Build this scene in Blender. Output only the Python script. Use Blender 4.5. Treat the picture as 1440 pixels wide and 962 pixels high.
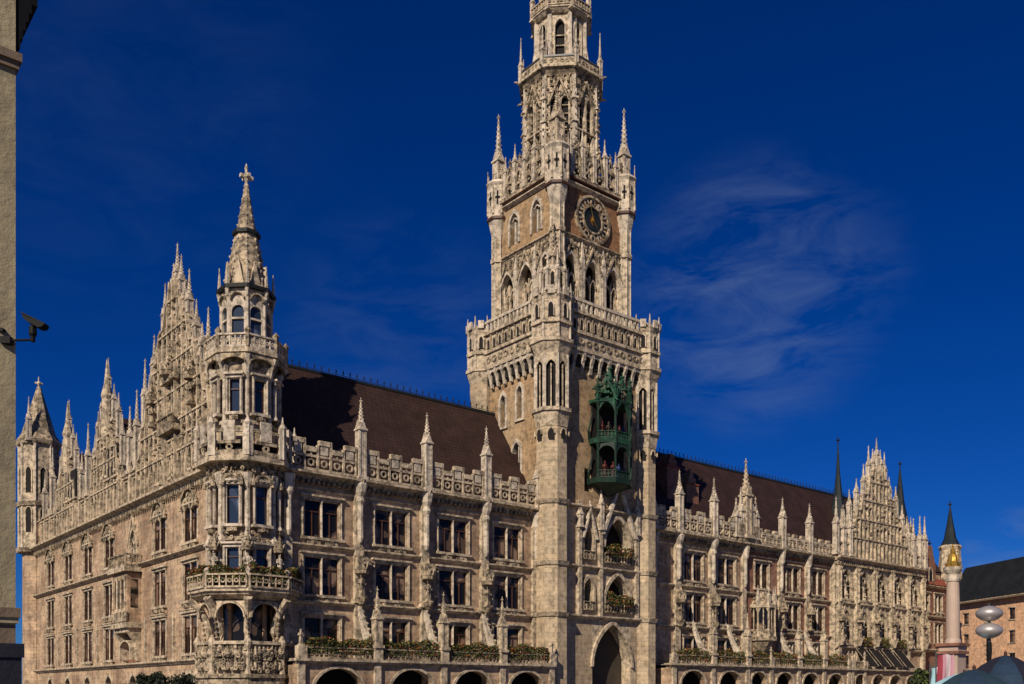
import bpy, math, random
from math import sin, cos, pi, radians, sqrt, atan2
random.seed(7)
for o in list(bpy.data.objects): bpy.data.objects.remove(o)
sc = bpy.context.scene
COL = sc.collection
# ------------------------------------------------------------------ camera
cam = bpy.data.cameras.new('camera'); co = bpy.data.objects.new('camera', cam); COL.objects.link(co)
co.location = (-31.1, -71.6, 2.2); co.rotation_euler = (pi/2, 0, -radians(39.65))
cam.sensor_width = 36; cam.lens = 36*1351/1440; cam.shift_y = 494/1440
cam.clip_end = 6000; cam.clip_start = .3
sc.camera = co
# ------------------------------------------------------------------ light
SUN_D = (1.0, .47, -.72)            # travel direction of the light
sun = bpy.data.lights.new('sun', 'SUN'); so = bpy.data.objects.new('sun', sun); COL.objects.link(so)
sun.energy = 5.0; sun.angle = radians(.5); sun.color = (1, .88, .72)
import mathutils
so.rotation_euler = mathutils.Vector(SUN_D).to_track_quat('-Z', 'Y').to_euler()
el = math.atan2(.72, sqrt(1+.47**2)); az = math.atan2(-1.0, -.47)   # sun seen towards (-1,-.47)
W = bpy.data.worlds.new('World'); sc.world = W; W.use_nodes = True
nt = W.node_tree; N = nt.nodes; L = nt.links; N.clear()
sky = N.new('ShaderNodeTexSky'); sky.sky_type = 'NISHITA'; sky.sun_disc = False
sky.sun_elevation = el; sky.sun_rotation = az % (2*pi)
sky.altitude = 1500; sky.air_density = .9; sky.dust_density = .7; sky.ozone_density = 4
tc = N.new('ShaderNodeTexCoord')
hs = N.new('ShaderNodeHueSaturation'); hs.inputs['Saturation'].default_value = 1.35; hs.inputs['Value'].default_value = .8
L.new(sky.outputs[0], hs.inputs['Color'])
tint = N.new('ShaderNodeMix'); tint.data_type = 'RGBA'; tint.blend_type = 'MULTIPLY'; tint.inputs[0].default_value = 1
tint.inputs[7].default_value = (.30, .68, 1.30, 1)
L.new(hs.outputs[0], tint.inputs[6])
# thin wisps of cirrus, streaked noise on the direction vector
mp = N.new('ShaderNodeMapping'); mp.inputs['Scale'].default_value = (3.0, 3.0, 9.0); mp.inputs['Rotation'].default_value = (.35, .25, .5)
L.new(tc.outputs['Generated'], mp.inputs['Vector'])
n1 = N.new('ShaderNodeTexNoise'); n1.inputs['Scale'].default_value = 3.2; n1.inputs['Detail'].default_value = 9; n1.inputs['Roughness'].default_value = .62; n1.inputs['Distortion'].default_value = .6
L.new(mp.outputs[0], n1.inputs['Vector'])
n2 = N.new('ShaderNodeTexNoise'); n2.inputs['Scale'].default_value = 1.9; n2.inputs['Detail'].default_value = 2
L.new(tc.outputs['Generated'], n2.inputs['Vector'])
r1 = N.new('ShaderNodeValToRGB'); r1.color_ramp.elements[0].position = .40; r1.color_ramp.elements[1].position = .72
r2 = N.new('ShaderNodeValToRGB'); r2.color_ramp.elements[0].position = .0; r2.color_ramp.elements[1].position = 1.
L.new(n1.outputs[0], r1.inputs[0])
def cam_dir(px, py):
    v = mathutils.Vector(((px-720)/1351, (975-py)/1351, -1)).normalized(); return co.rotation_euler.to_matrix() @ v
acc = None
for (px, py, lo, hi, amt) in ((1060, 420, .9900, .9998, .95), (1130, 400, .994, .9995, .5), (150, 130, .975, .9995, .11), (560, 500, .988, .9995, .3), (1430, 765, .9993, .9999, 1.6), (1400, 778, .9994, .99995, 1.3)):
    d = cam_dir(px, py); dp = N.new('ShaderNodeVectorMath'); dp.operation = 'DOT_PRODUCT'; dp.inputs[1].default_value = d
    nv = N.new('ShaderNodeVectorMath'); nv.operation = 'NORMALIZE'; L.new(tc.outputs['Generated'], nv.inputs[0]); L.new(nv.outputs[0], dp.inputs[0])
    mr = N.new('ShaderNodeMapRange'); mr.inputs['From Min'].default_value = lo; mr.inputs['From Max'].default_value = hi; mr.inputs['To Max'].default_value = amt; mr.interpolation_type = 'SMOOTHSTEP'
    L.new(dp.outputs['Value'], mr.inputs['Value'])
    if acc is None: acc = mr.outputs[0]
    else:
        q = N.new('ShaderNodeMath'); q.operation = 'MAXIMUM'; L.new(acc, q.inputs[0]); L.new(mr.outputs[0], q.inputs[1]); acc = q.outputs[0]
L.new(acc, r2.inputs[0])
mm = N.new('ShaderNodeMath'); mm.operation = 'MULTIPLY'; L.new(r1.outputs[0], mm.inputs[0]); L.new(r2.outputs[0], mm.inputs[1])
mk = N.new('ShaderNodeMath'); mk.operation = 'MULTIPLY'; mk.inputs[1].default_value = .42; L.new(mm.outputs[0], mk.inputs[0])
cm = N.new('ShaderNodeMix'); cm.data_type = 'RGBA'; cm.inputs[7].default_value = (2.4, 3.6, 6.5, 1)
L.new(mk.outputs[0], cm.inputs[0]); L.new(tint.outputs[2], cm.inputs[6])
bg = N.new('ShaderNodeBackground'); bg.inputs['Strength'].default_value = .054
ow = N.new('ShaderNodeOutputWorld'); L.new(cm.outputs[2], bg.inputs[0]); L.new(bg.outputs[0], ow.inputs[0])
vs = sc.view_settings; vs.view_transform = 'Standard'; vs.look = 'None'; vs.exposure = .02; vs.gamma = 1; vs.use_curve_mapping = False

# ------------------------------------------------------------------ materials
MATS = {}
def mat(name, col, rough=.85, soot=0., sootcol=(.035, .028, .021), var=.25, blocks=0, bump=.4, scale=1., metal=0., streak=0., tintcol=None, spec=.3):
    m = bpy.data.materials.new(name); m.use_nodes = True
    nt = m.node_tree; N = nt.nodes; L = nt.links
    b = N['Principled BSDF']; b.inputs['Roughness'].default_value = rough; b.inputs['Metallic'].default_value = metal
    b.inputs['Specular IOR Level'].default_value = spec
    tc = N.new('ShaderNodeTexCoord'); geo = N.new('ShaderNodeNewGeometry')
    def noise(sc_, det=5, ro=.6, vec=None):
        n = N.new('ShaderNodeTexNoise'); n.inputs['Scale'].default_value = sc_*scale; n.inputs['Detail'].default_value = det; n.inputs['Roughness'].default_value = ro
        L.new(vec or geo.outputs['Position'], n.inputs['Vector']); return n
    def ramp(fac, p0, p1, c0=(0, 0, 0, 1), c1=(1, 1, 1, 1)):
        r = N.new('ShaderNodeValToRGB'); e = r.color_ramp.elements
        e[0].position = p0; e[1].position = p1; e[0].color = c0; e[1].color = c1
        L.new(fac, r.inputs[0]); return r.outputs[0]
    def mix(f, a, bb, mode='MIX'):
        x = N.new('ShaderNodeMix'); x.data_type = 'RGBA'; x.blend_type = mode
        if isinstance(f, float): x.inputs[0].default_value = f
        else: L.new(f, x.inputs[0])
        for s, q in ((6, a), (7, bb)):
            if isinstance(q, tuple): x.inputs[s].default_value = (*q, 1) if len(q) == 3 else q
            else: L.new(q, x.inputs[s])
        return x.outputs[2]
    lo = tuple(c*(1-var) for c in col); hi = tuple(min(1, c*(1+var)) for c in col)
    c = mix(ramp(noise(.55, 6, .7).outputs[0], .35, .65), lo, hi)
    if tintcol: c = mix(ramp(noise(.23, 4).outputs[0], .45, .62), c, tintcol)
    h = noise(5, 6, .7).outputs[0]
    if blocks:
        mp = N.new('ShaderNodeMapping'); 
        sx = N.new('ShaderNodeSeparateXYZ'); L.new(geo.outputs['Position'], sx.inputs[0])
        ad = N.new('ShaderNodeMath'); ad.operation = 'MULTIPLY_ADD'; ad.inputs[1].default_value = .73
        L.new(sx.outputs[1], ad.inputs[0]); L.new(sx.outputs[0], ad.inputs[2])
        cx = N.new('ShaderNodeCombineXYZ'); L.new(ad.outputs[0], cx.inputs[0]); L.new(sx.outputs[2], cx.inputs[1])
        bt = N.new('ShaderNodeTexBrick'); bt.inputs['Scale'].default_value = 1
        bw, bh = blocks
        bt.inputs['Brick Width'].default_value = bw; bt.inputs['Row Height'].default_value = bh
        bt.inputs['Mortar Size'].default_value = bh*(.16 if 'roof' in name or name == 'slate' else .05); bt.inputs['Mortar Smooth'].default_value = .3
        bt.inputs['Color1'].default_value = (.78, .78, .78, 1); bt.inputs['Color2'].default_value = (1.12, 1.08, 1.02, 1); bt.inputs['Mortar'].default_value = (.55, .52, .5, 1)
        L.new(cx.outputs[0], bt.inputs['Vector'])
        c = mix(.75, c, bt.outputs[0], 'MULTIPLY')
    if soot:
        f = ramp(noise(2.0, 9, .72).outputs[0], .49-soot*.05, .62-soot*.04)
        g = N.new('ShaderNodeMath'); g.operation = 'MULTIPLY'; g.inputs[1].default_value = min(.9, .4+soot*.35); L.new(f, g.inputs[0])
        c = mix(g.outputs[0], c, sootcol)
    if streak:
        mp = N.new('ShaderNodeMapping'); mp.inputs['Scale'].default_value = (2.2, 2.2, .18); L.new(geo.outputs['Position'], mp.inputs['Vector'])
        f = ramp(noise(1.2, 5, .65, mp.outputs[0]).outputs[0], .5, .72)
        g = N.new('ShaderNodeMath'); g.operation = 'MULTIPLY'; g.inputs[1].default_value = streak; L.new(f, g.inputs[0])
        c = mix(g.outputs[0], c, sootcol)
    L.new(c, b.inputs['Base Color'])
    if bump:
        bp = N.new('ShaderNodeBump'); bp.inputs['Strength'].default_value = bump; bp.inputs['Distance'].default_value = .06/scale**.5
        L.new(h, bp.inputs['Height']); L.new(bp.outputs[0], b.inputs['Normal'])
    MATS[name] = m
    return name
mat('wall', (.50, .36, .235), soot=.25, blocks=(1.1, .42), streak=.45, tintcol=(.30, .20, .13))
mat('trim', (.55, .44, .305), soot=.85, streak=.3, bump=.9, var=.2)
mat('carved', (.46, .36, .24), soot=1.3, streak=.3, bump=1.2, var=.3)
mat('pale', (.56, .47, .36), soot=.6, bump=.8, var=.2)
mat('ashlar', (.50, .395, .265), soot=.15, blocks=(.9, .45), streak=.35, tintcol=(.42, .32, .21), var=.2)
mat('towerwall', (.38, .25, .135), soot=.3, blocks=(.6, .24), streak=.3, tintcol=(.42, .30, .18), var=.2)
mat('clockwall', (.30, .155, .075), soot=.3, blocks=(.6, .24), streak=.25, var=.2)
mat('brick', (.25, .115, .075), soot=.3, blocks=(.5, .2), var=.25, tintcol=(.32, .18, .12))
mat('orange', (.76, .46, .28), soot=.1, blocks=(.6, .25), var=.15, bump=.2)
mat('redroof', (.30, .07, .04), soot=.2, blocks=(.4, .3))
mat('roof', (.040, .021, .018), rough=.7, blocks=(.5, .35), var=.25, bump=.3, spec=.2)
mat('slate', (.016, .018, .018), rough=.6, blocks=(.5, .35), var=.25, spec=.2)
mat('coppertip', (.010, .017, .020), rough=.5, soot=.2)
mat('verdigris', (.020, .085, .045), rough=.7, soot=1.3, sootcol=(.008, .02, .014), var=.4)
mat('darkgreen', (.009, .03, .018), rough=.5, soot=.3, var=.4)
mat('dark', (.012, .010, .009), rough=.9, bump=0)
mat('wood', (.075, .032, .018), rough=.5, var=.3, bump=.1)
mat('gold', (.75, .45, .09), rough=.35, metal=.8, bump=.2, var=.15, soot=.1)
mat('marble', (.42, .31, .24), rough=.5, var=.12, bump=.1, streak=.1)
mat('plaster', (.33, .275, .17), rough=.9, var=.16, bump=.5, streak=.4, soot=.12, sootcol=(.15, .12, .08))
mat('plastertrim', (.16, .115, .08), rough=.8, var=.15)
mat('purple', (.018, .018, .026), rough=.5, var=.2)
mat('metal', (.46, .42, .40), rough=.42, metal=.55, var=.1, bump=0, spec=.5)
mat('steel', (.10, .10, .10), rough=.35, metal=.5, var=.1, bump=0)
mat('black', (.008, .008, .009), rough=.6, var=.1, bump=0, spec=.1)
mat('navy', (.012, .028, .055), rough=.8, var=.3, bump=.2, scale=3)
mat('teal', (.014, .034, .05), rough=.8, var=.3, bump=.2, scale=3)
mat('cloth_red', (.28, .04, .06), rough=.8, var=.2, bump=.1)
mat('cloth_pink', (.42, .22, .26), rough=.8, var=.15, bump=.1)
mat('cloth_white', (.6, .5, .5), rough=.8, var=.1, bump=.1)
mat('cloth_blue', (.30, .50, .55), rough=.8, var=.2, bump=.1)
mat('leaf', (.075, .095, .022), rough=.7, var=.6, bump=0, scale=6)
mat('leafdark', (.016, .022, .011), rough=.7, var=.5, bump=0, scale=4)
mat('petal', (.30, .06, .03), rough=.7, var=.5, bump=0, scale=8)
mat('petal_yellow', (.32, .20, .04), rough=.7, var=.5, bump=0, scale=8)
mat('bark', (.06, .045, .03))
mat('soil', (.05, .03, .02))
mat('red_fig', (.09, .02, .016), rough=.6, var=.3, bump=0)
mat('blue_fig', (.03, .05, .14), rough=.6, var=.3, bump=0)
mat('paving', (.20, .185, .165), blocks=(1.0, .5), soot=.2)
mat('asphalt', (.05, .05, .05), var=.2)
def glassmat(name, col, cur, amt):
    m = bpy.data.materials.new(name); m.use_nodes = True
    nt = m.node_tree; N = nt.nodes; L = nt.links; b = N['Principled BSDF']
    oi = N.new('ShaderNodeObjectInfo'); tc = N.new('ShaderNodeTexCoord')
    n = N.new('ShaderNodeTexNoise'); n.noise_dimensions = '4D'; n.inputs['Scale'].default_value = .6; n.inputs['Detail'].default_value = 1
    geo = N.new('ShaderNodeNewGeometry'); L.new(geo.outputs['Position'], n.inputs['Vector']); L.new(oi.outputs['Random'], n.inputs['W'])
    r = N.new('ShaderNodeValToRGB'); r.color_ramp.interpolation = 'CONSTANT'
    e = r.color_ramp.elements; e[0].position = 0; e[0].color = (*col, 1); e[1].position = amt; e[1].color = (*cur, 1)
    q = e.new(min(.97, amt+.07)); q.color = (cur[0]*2.6, cur[1]*2.5, cur[2]*2.4, 1)
    L.new(n.outputs[0], r.inputs[0]); L.new(r.outputs[0], b.inputs['Base Color'])
    b.inputs['Roughness'].default_value = .12; b.inputs['Specular IOR Level'].default_value = .5 if 'blue' in name else .22
    MATS[name] = m
glassmat('glass', (.010, .009, .008), (.09, .062, .042), .52)
glassmat('glassblue', (.02, .03, .05), (.04, .05, .08), .55)

# ------------------------------------------------------------------ mesh builder
class MB:
    def __init__(s): s.v = []; s.f = []; s.mi = []; s.ml = []; s.cur = 0; s.st = [(0, 0, 0, 1, 0)]; s.T = s.st[0]
    def m(s, name):
        if name not in s.ml: s.ml.append(name)
        s.cur = s.ml.index(name); return s
    def push(s, x, y, z=0, rot=0):
        ox, oy, oz, c, sn = s.T
        nc, ns = cos(rot), sin(rot)
        s.st.append(s.T); s.T = (ox+c*x-sn*y, oy+sn*x+c*y, oz+z, c*nc-sn*ns, sn*nc+c*ns); return s
    def pop(s): s.T = s.st.pop(); return s
    def P(s, x, y, z):
        ox, oy, oz, c, sn = s.T
        s.v.append((ox+c*x-sn*y, oy+sn*x+c*y, oz+z)); return len(s.v)-1
    def F(s, *ids): s.f.append(ids); s.mi.append(s.cur)
    def quad(s, a, b, c, d): s.F(s.P(*a), s.P(*b), s.P(*c), s.P(*d))
    def box(s, x0, x1, y0, y1, z0, z1):
        i = [s.P(x, y, z) for z in (z0, z1) for x, y in ((x0, y0), (x1, y0), (x1, y1), (x0, y1))]
        for q in ((0, 3, 2, 1), (4, 5, 6, 7), (0, 1, 5, 4), (1, 2, 6, 5), (2, 3, 7, 6), (3, 0, 4, 7)): s.F(*[i[k] for k in q])
    def frus(s, cx, cy, z0, z1, r0, r1, n=8, ph=None, sx=1., sy=1., caps=True):
        if ph is None: ph = pi/n
        a = [s.P(cx+r0*cos(ph+2*pi*k/n)*sx, cy+r0*sin(ph+2*pi*k/n)*sy, z0) for k in range(n)]
        if r1 < .002:
            t = s.P(cx, cy, z1)
            for k in range(n): s.F(a[k], a[(k+1) % n], t)
            if caps: s.F(*a[::-1])
            return
        b = [s.P(cx+r1*cos(ph+2*pi*k/n)*sx, cy+r1*sin(ph+2*pi*k/n)*sy, z1) for k in range(n)]
        for k in range(n): s.F(a[k], a[(k+1) % n], b[(k+1) % n], b[k])
        if caps: s.F(*a[::-1]); s.F(*b)
    def lathe(s, cx, cy, prof, n=10, sx=1., sy=1., ph=None):   # prof: (z, r)
        if ph is None: ph = pi/n
        rings = []
        for z, r in prof:
            r = max(r, .004)
            rings.append([s.P(cx+r*cos(ph+2*pi*k/n)*sx, cy+r*sin(ph+2*pi*k/n)*sy, z) for k in range(n)])
        for a, b in zip(rings, rings[1:]):
            for k in range(n): s.F(a[k], a[(k+1) % n], b[(k+1) % n], b[k])
        s.F(*rings[0][::-1]); s.F(*rings[-1])
    def ext(s, pts, y0, y1):     # polygon in xz extruded in y
        a = [s.P(x, y0, z) for x, z in pts]; b = [s.P(x, y1, z) for x, z in pts]
        n = len(pts)
        for k in range(n): s.F(a[k], a[(k+1) % n], b[(k+1) % n], b[k])
        s.F(*a[::-1]); s.F(*b)
    def extx(s, pts, x0, x1):    # polygon in yz extruded in x
        a = [s.P(x0, y, z) for y, z in pts]; b = [s.P(x1, y, z) for y, z in pts]
        n = len(pts)
        for k in range(n): s.F(a[k], a[(k+1) % n], b[(k+1) % n], b[k])
        s.F(*a[::-1]); s.F(*b)
    def tube(s, pts, r, n=6):    # pts list of (x,y,z[,r])
        rings = []
        for i, p in enumerate(pts):
            q0 = pts[max(i-1, 0)]; q1 = pts[min(i+1, len(pts)-1)]
            d = mathutils.Vector((q1[0]-q0[0], q1[1]-q0[1], q1[2]-q0[2])).normalized()
            u = d.cross(mathutils.Vector((0, 0, 1)));
            if u.length < .05: u = mathutils.Vector((1, 0, 0))
            u.normalize(); w = d.cross(u); rr = p[3] if len(p) > 3 else r
            rings.append([s.P(*(mathutils.Vector(p[:3])+u*rr*cos(2*pi*k/n)+w*rr*sin(2*pi*k/n))) for k in range(n)])
        for a, b in zip(rings, rings[1:]):
            for k in range(n): s.F(a[k], a[(k+1) % n], b[(k+1) % n], b[k])
        s.F(*rings[0]); s.F(*rings[-1])
    def ring(s, cx, cz, r0, r1, y0, y1, n=16):   # flat annulus in xz, extruded
        for k in range(n):
            a, b = 2*pi*k/n, 2*pi*(k+1)/n
            s.ext([(cx+r0*cos(a), cz+r0*sin(a)), (cx+r1*cos(a), cz+r1*sin(a)), (cx+r1*cos(b), cz+r1*sin(b)), (cx+r0*cos(b), cz+r0*sin(b))], y0, y1)
    def zmap(s, pts):
        def f(z):
            if z <= pts[0][0]: return z
            for (a, b), (c, d) in zip(pts, pts[1:]):
                if z <= c: return b+(d-b)*(z-a)/(c-a)
            return z-pts[-1][0]+pts[-1][1]
        s.v = [(x, y, f(z)) for x, y, z in s.v]; return s
    def mesh(s, name):
        me = bpy.data.meshes.new(name); me.from_pydata(s.v, [], s.f)
        for x in s.ml: me.materials.append(MATS[x])
        me.polygons.foreach_set('material_index', s.mi); me.update(); return me
    def build(s, name, parent=None, loc=(0, 0, 0), rot=0, label=None):
        o = bpy.data.objects.new(name, s.mesh(name)); COL.objects.link(o)
        o.location = loc; o.rotation_euler = (0, 0, rot); o.parent = parent
        if label: o['label'] = label
        return o
def link(name, me, parent=None, loc=(0, 0, 0), rot=0):
    o = bpy.data.objects.new(name, me); COL.objects.link(o); o.location = loc; o.rotation_euler = (0, 0, rot); o.parent = parent; return o
def tag(o, label, cat, group=None):
    o['label'] = label; o['category'] = cat
    if group: o['group'] = group
    return o
def empty(name, loc, rot=0):
    o = bpy.data.objects.new(name, None); COL.objects.link(o); o.location = loc; o.rotation_euler = (0, 0, rot); return o
def struct(o): o['kind'] = 'structure'; return o

# ------------------------------------------------------------------ gothic vocabulary (local: x along wall, -y outward, z up)
def arch(w, kind='pointed', n=7):
    """points (x, z) of an arch of width w standing on z=0, left to right"""
    h = w/2; pts = []
    if kind == 'round':
        return [(-h*cos(pi*k/(2*n)), h*sin(pi*k/(2*n))) for k in range(2*n+1)]
    if kind == 'seg':
        return [(-h*cos(pi*k/(2*n)), .55*h*sin(pi*k/(2*n))) for k in range(2*n+1)]
    R = w*1.0; c = R-h; a1 = math.acos(c/R)
    for k in range(n+1):
        a = a1*k/n; pts.append((c-R*cos(a), R*sin(a)))
    return pts+[(-x, z) for x, z in pts[-2::-1]]
def arch_h(w, kind='pointed'): return max(z for x, z in arch(w, kind))
def arch_fill(mb, cx, zs, w, zt, y0, y1, kind='pointed'):
    p = arch(w, kind)
    for (xa, za), (xb, zb) in zip(p, p[1:]):
        mb.ext([(cx+xa, zs+za), (cx+xb, zs+zb), (cx+xb, zt), (cx+xa, zt)], y0, y1)
def arch_ring(mb, cx, zs, w, t, y0, y1, kind='pointed', legs=0.):
    p = arch(w, kind); k = (w+2*t)/w
    q = [(x*k, z*k) for x, z in p]
    for i in range(len(p)-1):
        mb.ext([(cx+p[i][0], zs+p[i][1]), (cx+p[i+1][0], zs+p[i+1][1]), (cx+q[i+1][0], zs+q[i+1][1]), (cx+q[i][0], zs+q[i][1])], y0, y1)
    if legs:
        for s_ in (-1, 1):
            a, b = sorted((cx+s_*w/2, cx+s_*(w/2+t))); mb.box(a, b, y0, y1, zs-legs, zs)
def arch_solid(mb, cx, z0, zs, w, y, kind='pointed'):
    p = arch(w, kind)
    ids = [mb.P(cx-w/2, y, z0)]+[mb.P(cx+x, y, zs+z) for x, z in p]+[mb.P(cx+w/2, y, z0)]
    mb.F(*ids)
def wall(mb, x0, x1, z0, z1, ops, yf=0., yb=.45):
    xs = sorted(set([x0, x1]+[v for o in ops for v in o[:2]])); zs = sorted(set([z0, z1]+[v for o in ops for v in o[2:4]]))
    xs = [x for x in xs if x0 <= x <= x1]; zs = [z for z in zs if z0 <= z <= z1]
    for a, b in zip(xs, xs[1:]):
        for c, d in zip(zs, zs[1:]):
            mx, mz = (a+b)/2, (c+d)/2
            if any(o[0] < mx < o[1] and o[2] < mz < o[3] for o in ops): continue
            mb.quad((a, yf, c), (b, yf, c), (b, yf, d), (a, yf, d))
    for o in ops:
        a, b, c, d = o[:4]
        mb.quad((a, yf, c), (a, yb, c), (a, yb, d), (a, yf, d)); mb.quad((b, yf, c), (b, yf, d), (b, yb, d), (b, yb, c))
        mb.quad((a, yf, c), (b, yf, c), (b, yb, c), (a, yb, c)); mb.quad((a, yf, d), (a, yb, d), (b, yb, d), (b, yf, d))
def moulding(mb, x0, x1, z, h, out, y=0.):
    mb.extx([(y+.05, z-h*.5), (y-out*.35, z-h*.5), (y-out*.5, z-h*.2), (y-out, z+h*.05), (y-out, z+h*.35), (y-out*.55, z+h*.5), (y+.05, z+h*.5)], x0, x1)
def finial(mb, x, y, z, s):
    mb.lathe(x, y, [(z-s*.2, .05*s), (z, .16*s), (z+.2*s, .07*s), (z+.45*s, .22*s), (z+.62*s, .2*s), (z+.72*s, .06*s), (z+1.0*s, .10*s), (z+1.25*s, .01)], 6)
    mb.box(x-.36*s, x+.36*s, y-.09*s, y+.09*s, z+.42*s, z+.6*s); mb.box(x-.09*s, x+.09*s, y-.36*s, y+.36*s, z+.42*s, z+.6*s)
def crockets(mb, p0, p1, n, s):
    for k in range(n):
        t = (k+.5)/n; x, y, z = (p0[i]+(p1[i]-p0[i])*t for i in range(3)); q = s*(1-.35*t)
        mb.frus(x, y, z-q*.5, z+q*.1, q*.25, q*.6, 5); mb.frus(x, y, z+q*.1, z+q*.55, q*.6, q*.12, 5)
def pinnacle(mb, x, y, z, w, h, crock=5, shaft=.5, m='pale'):
    mb.m(m); hw = w/2; zt = z+h*shaft
    mb.box(x-hw*1.25, x+hw*1.25, y-hw*1.25, y+hw*1.25, z, z+w*.35)
    mb.box(x-hw*.82, x+hw*.82, y-hw*.82, y+hw*.82, z+w*.35, zt)
    for sx in (-1, 1):
        for sy in (-1, 1): mb.box(x+sx*hw*.72-hw*.22, x+sx*hw*.72+hw*.22, y+sy*hw*.72-hw*.22, y+sy*hw*.72+hw*.22, z+w*.35, zt)
    mb.box(x-hw*1.15, x+hw*1.15, y-hw*1.15, y+hw*1.15, zt-w*.18, zt)
    for k in range(4):    # gablets
        mb.push(x, y, 0, k*pi/2)
        mb.ext([(-hw*.95, zt), (hw*.95, zt), (0, zt+w*.95)], -hw*.98, -hw*.3)
        mb.pop()
    mb.frus(x, y, zt, z+h*.97, hw*.72, hw*.1, 8)
    for k in range(4):
        a = pi/4+k*pi/2
        crockets(mb, (x+hw*.75*cos(a), y+hw*.75*sin(a), zt+w*.5), (x+hw*.15*cos(a), y+hw*.15*sin(a), z+h*.93), crock, w*.19)
    finial(mb, x, y, z+h*.93, w*.55)
def statue(mb, x, y, z, h, m='carved', rot=0.):
    mb.m(m); mb.push(x, y, z, rot); s = h/1.8
    mb.box(-.32*s, .32*s, -.28*s, .28*s, 0, .14*s)
    mb.lathe(0, 0, [(.14*s, .30*s), (.35*s, .27*s), (.8*s, .22*s), (1.0*s, .21*s), (1.25*s, .27*s), (1.40*s, .25*s), (1.47*s, .12*s), (1.52*s, .075*s), (1.56*s, .09*s), (1.66*s, .125*s), (1.76*s, .10*s), (1.80*s, .03*s)], 10, 1, .75)
    mb.tube([(.24*s, 0, 1.38*s, .085*s), (.34*s, -.03*s, 1.12*s, .075*s), (.17*s, -.25*s, 1.05*s, .05*s)], .07*s, 6)
    mb.tube([(-.24*s, 0, 1.38*s, .085*s), (-.35*s, -.04*s, 1.10*s, .075*s), (-.28*s, -.27*s, 1.2*s, .05*s)], .07*s, 6)
    mb.tube([(-.28*s, -.29*s, .2*s), (-.28*s, -.29*s, 1.75*s)], .025*s, 5)
    mb.pop()
def canopy(mb, x, y, z, w, h, m='carved'):
    mb.m(m)
    mb.frus(x, y, z, z+.18*h, w*.5, w*.55, 6)
    for k in range(6):
        a = k*pi/3; mb.push(x+w*.46*cos(a), y+w*.46*sin(a), 0, a+pi/2)
        mb.ext([(-w*.26, z+.15*h), (w*.26, z+.15*h), (0, z+.45*h)], -.05, .05); mb.pop()
    mb.frus(x, y, z+.18*h, z+.95*h, w*.36, .03, 6)
    for k in range(6):
        a = k*pi/3+pi/6; crockets(mb, (x+w*.36*cos(a), y+w*.36*sin(a), z+.3*h), (x, y, z+.92*h), 4, w*.14)
    finial(mb, x, y, z+.9*h, w*.35)
def balus_gothic(mb, x0, x1, z0, h, y=0., step=1.15, m='trim'):
    """parapet of posts, alternating raised and dropped slabs, with rings between"""
    mb.m(m); n = max(1, round((x1-x0)/step)); d = (x1-x0)/n
    mb.box(x0, x1, y-.16, y+.16, z0, z0+.22)
    for k in range(n+1):
        x = x0+k*d; mb.box(x-.09, x+.09, y-.13, y+.13, z0+.22, z0+h*(.96 if k % 2 else .8))
        if k < n:
            up = k % 2 == 0
            zz = z0+h*(.80 if up else .58)
            mb.box(x+.09, x+d-.09, y-.17, y+.17, zz, zz+h*.15)
            mb.box(x+.09, x+d-.09, y-.10, y+.10, z0+h*.42, z0+h*.49)
            mb.ring(x+d/2, z0+h*.26, d*.17, d*.28, y-.08, y+.08, 8)
            if up:
                mb.m('pale'); mb.box(x+d*.22, x+d*.78, y-.11, y+.11, z0+h*.52, z0+h*.80); mb.m(m)
            else: mb.box(x+d/2-.06, x+d/2+.06, y-.09, y+.09, z0+h*.49, z0+h*.58)
def balus_tracery(mb, x0, x1, z0, h, y=0., step=.55, m='trim', pinn=0):
    mb.m(m); n = max(1, round((x1-x0)/step)); d = (x1-x0)/n
    mb.box(x0, x1, y-.12, y+.12, z0, z0+.14*h); mb.box(x0, x1, y-.15, y+.15, z0+.88*h, z0+h)
    for k in range(n+1):
        x = x0+k*d; mb.box(x-.05, x+.05, y-.09, y+.09, z0+.14*h, z0+.88*h)
        if k < n: mb.ring(x+d/2, z0+.52*h, d*.2, d*.36, y-.06, y+.06, 8)

def clutter(mb, x0, x1, z0, z1, y, n, s, seed, hw=None, ms=('carved', 'trim', 'carved')):
    r = random.Random(seed)
    for i in range(n):
        x = r.uniform(x0, x1); z = r.uniform(z0, z1)
        if hw and abs(x) > hw(z)-s: continue
        q = s*r.uniform(.5, 1.3); mb.m(r.choice(ms)); k = r.random()
        if k < .35: mb.lathe(x, y, [(z, q*.2), (z+q*.5, q*.5), (z+q*.9, q*.35), (z+q*1.1, q*.12), (z+q*1.3, q*.22), (z+q*1.5, .01)], 5)
        elif k < .6: mb.ring(x, z, q*.22, q*.5, y-q*.5, y+.02, 6)
        elif k < .8: mb.frus(x, y, z, z+q*2.2, q*.22, q*.05, 4)
        else: mb.box(x-q*.45, x+q*.45, y-q*.5, y+.02, z, z+q*.3)

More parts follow.
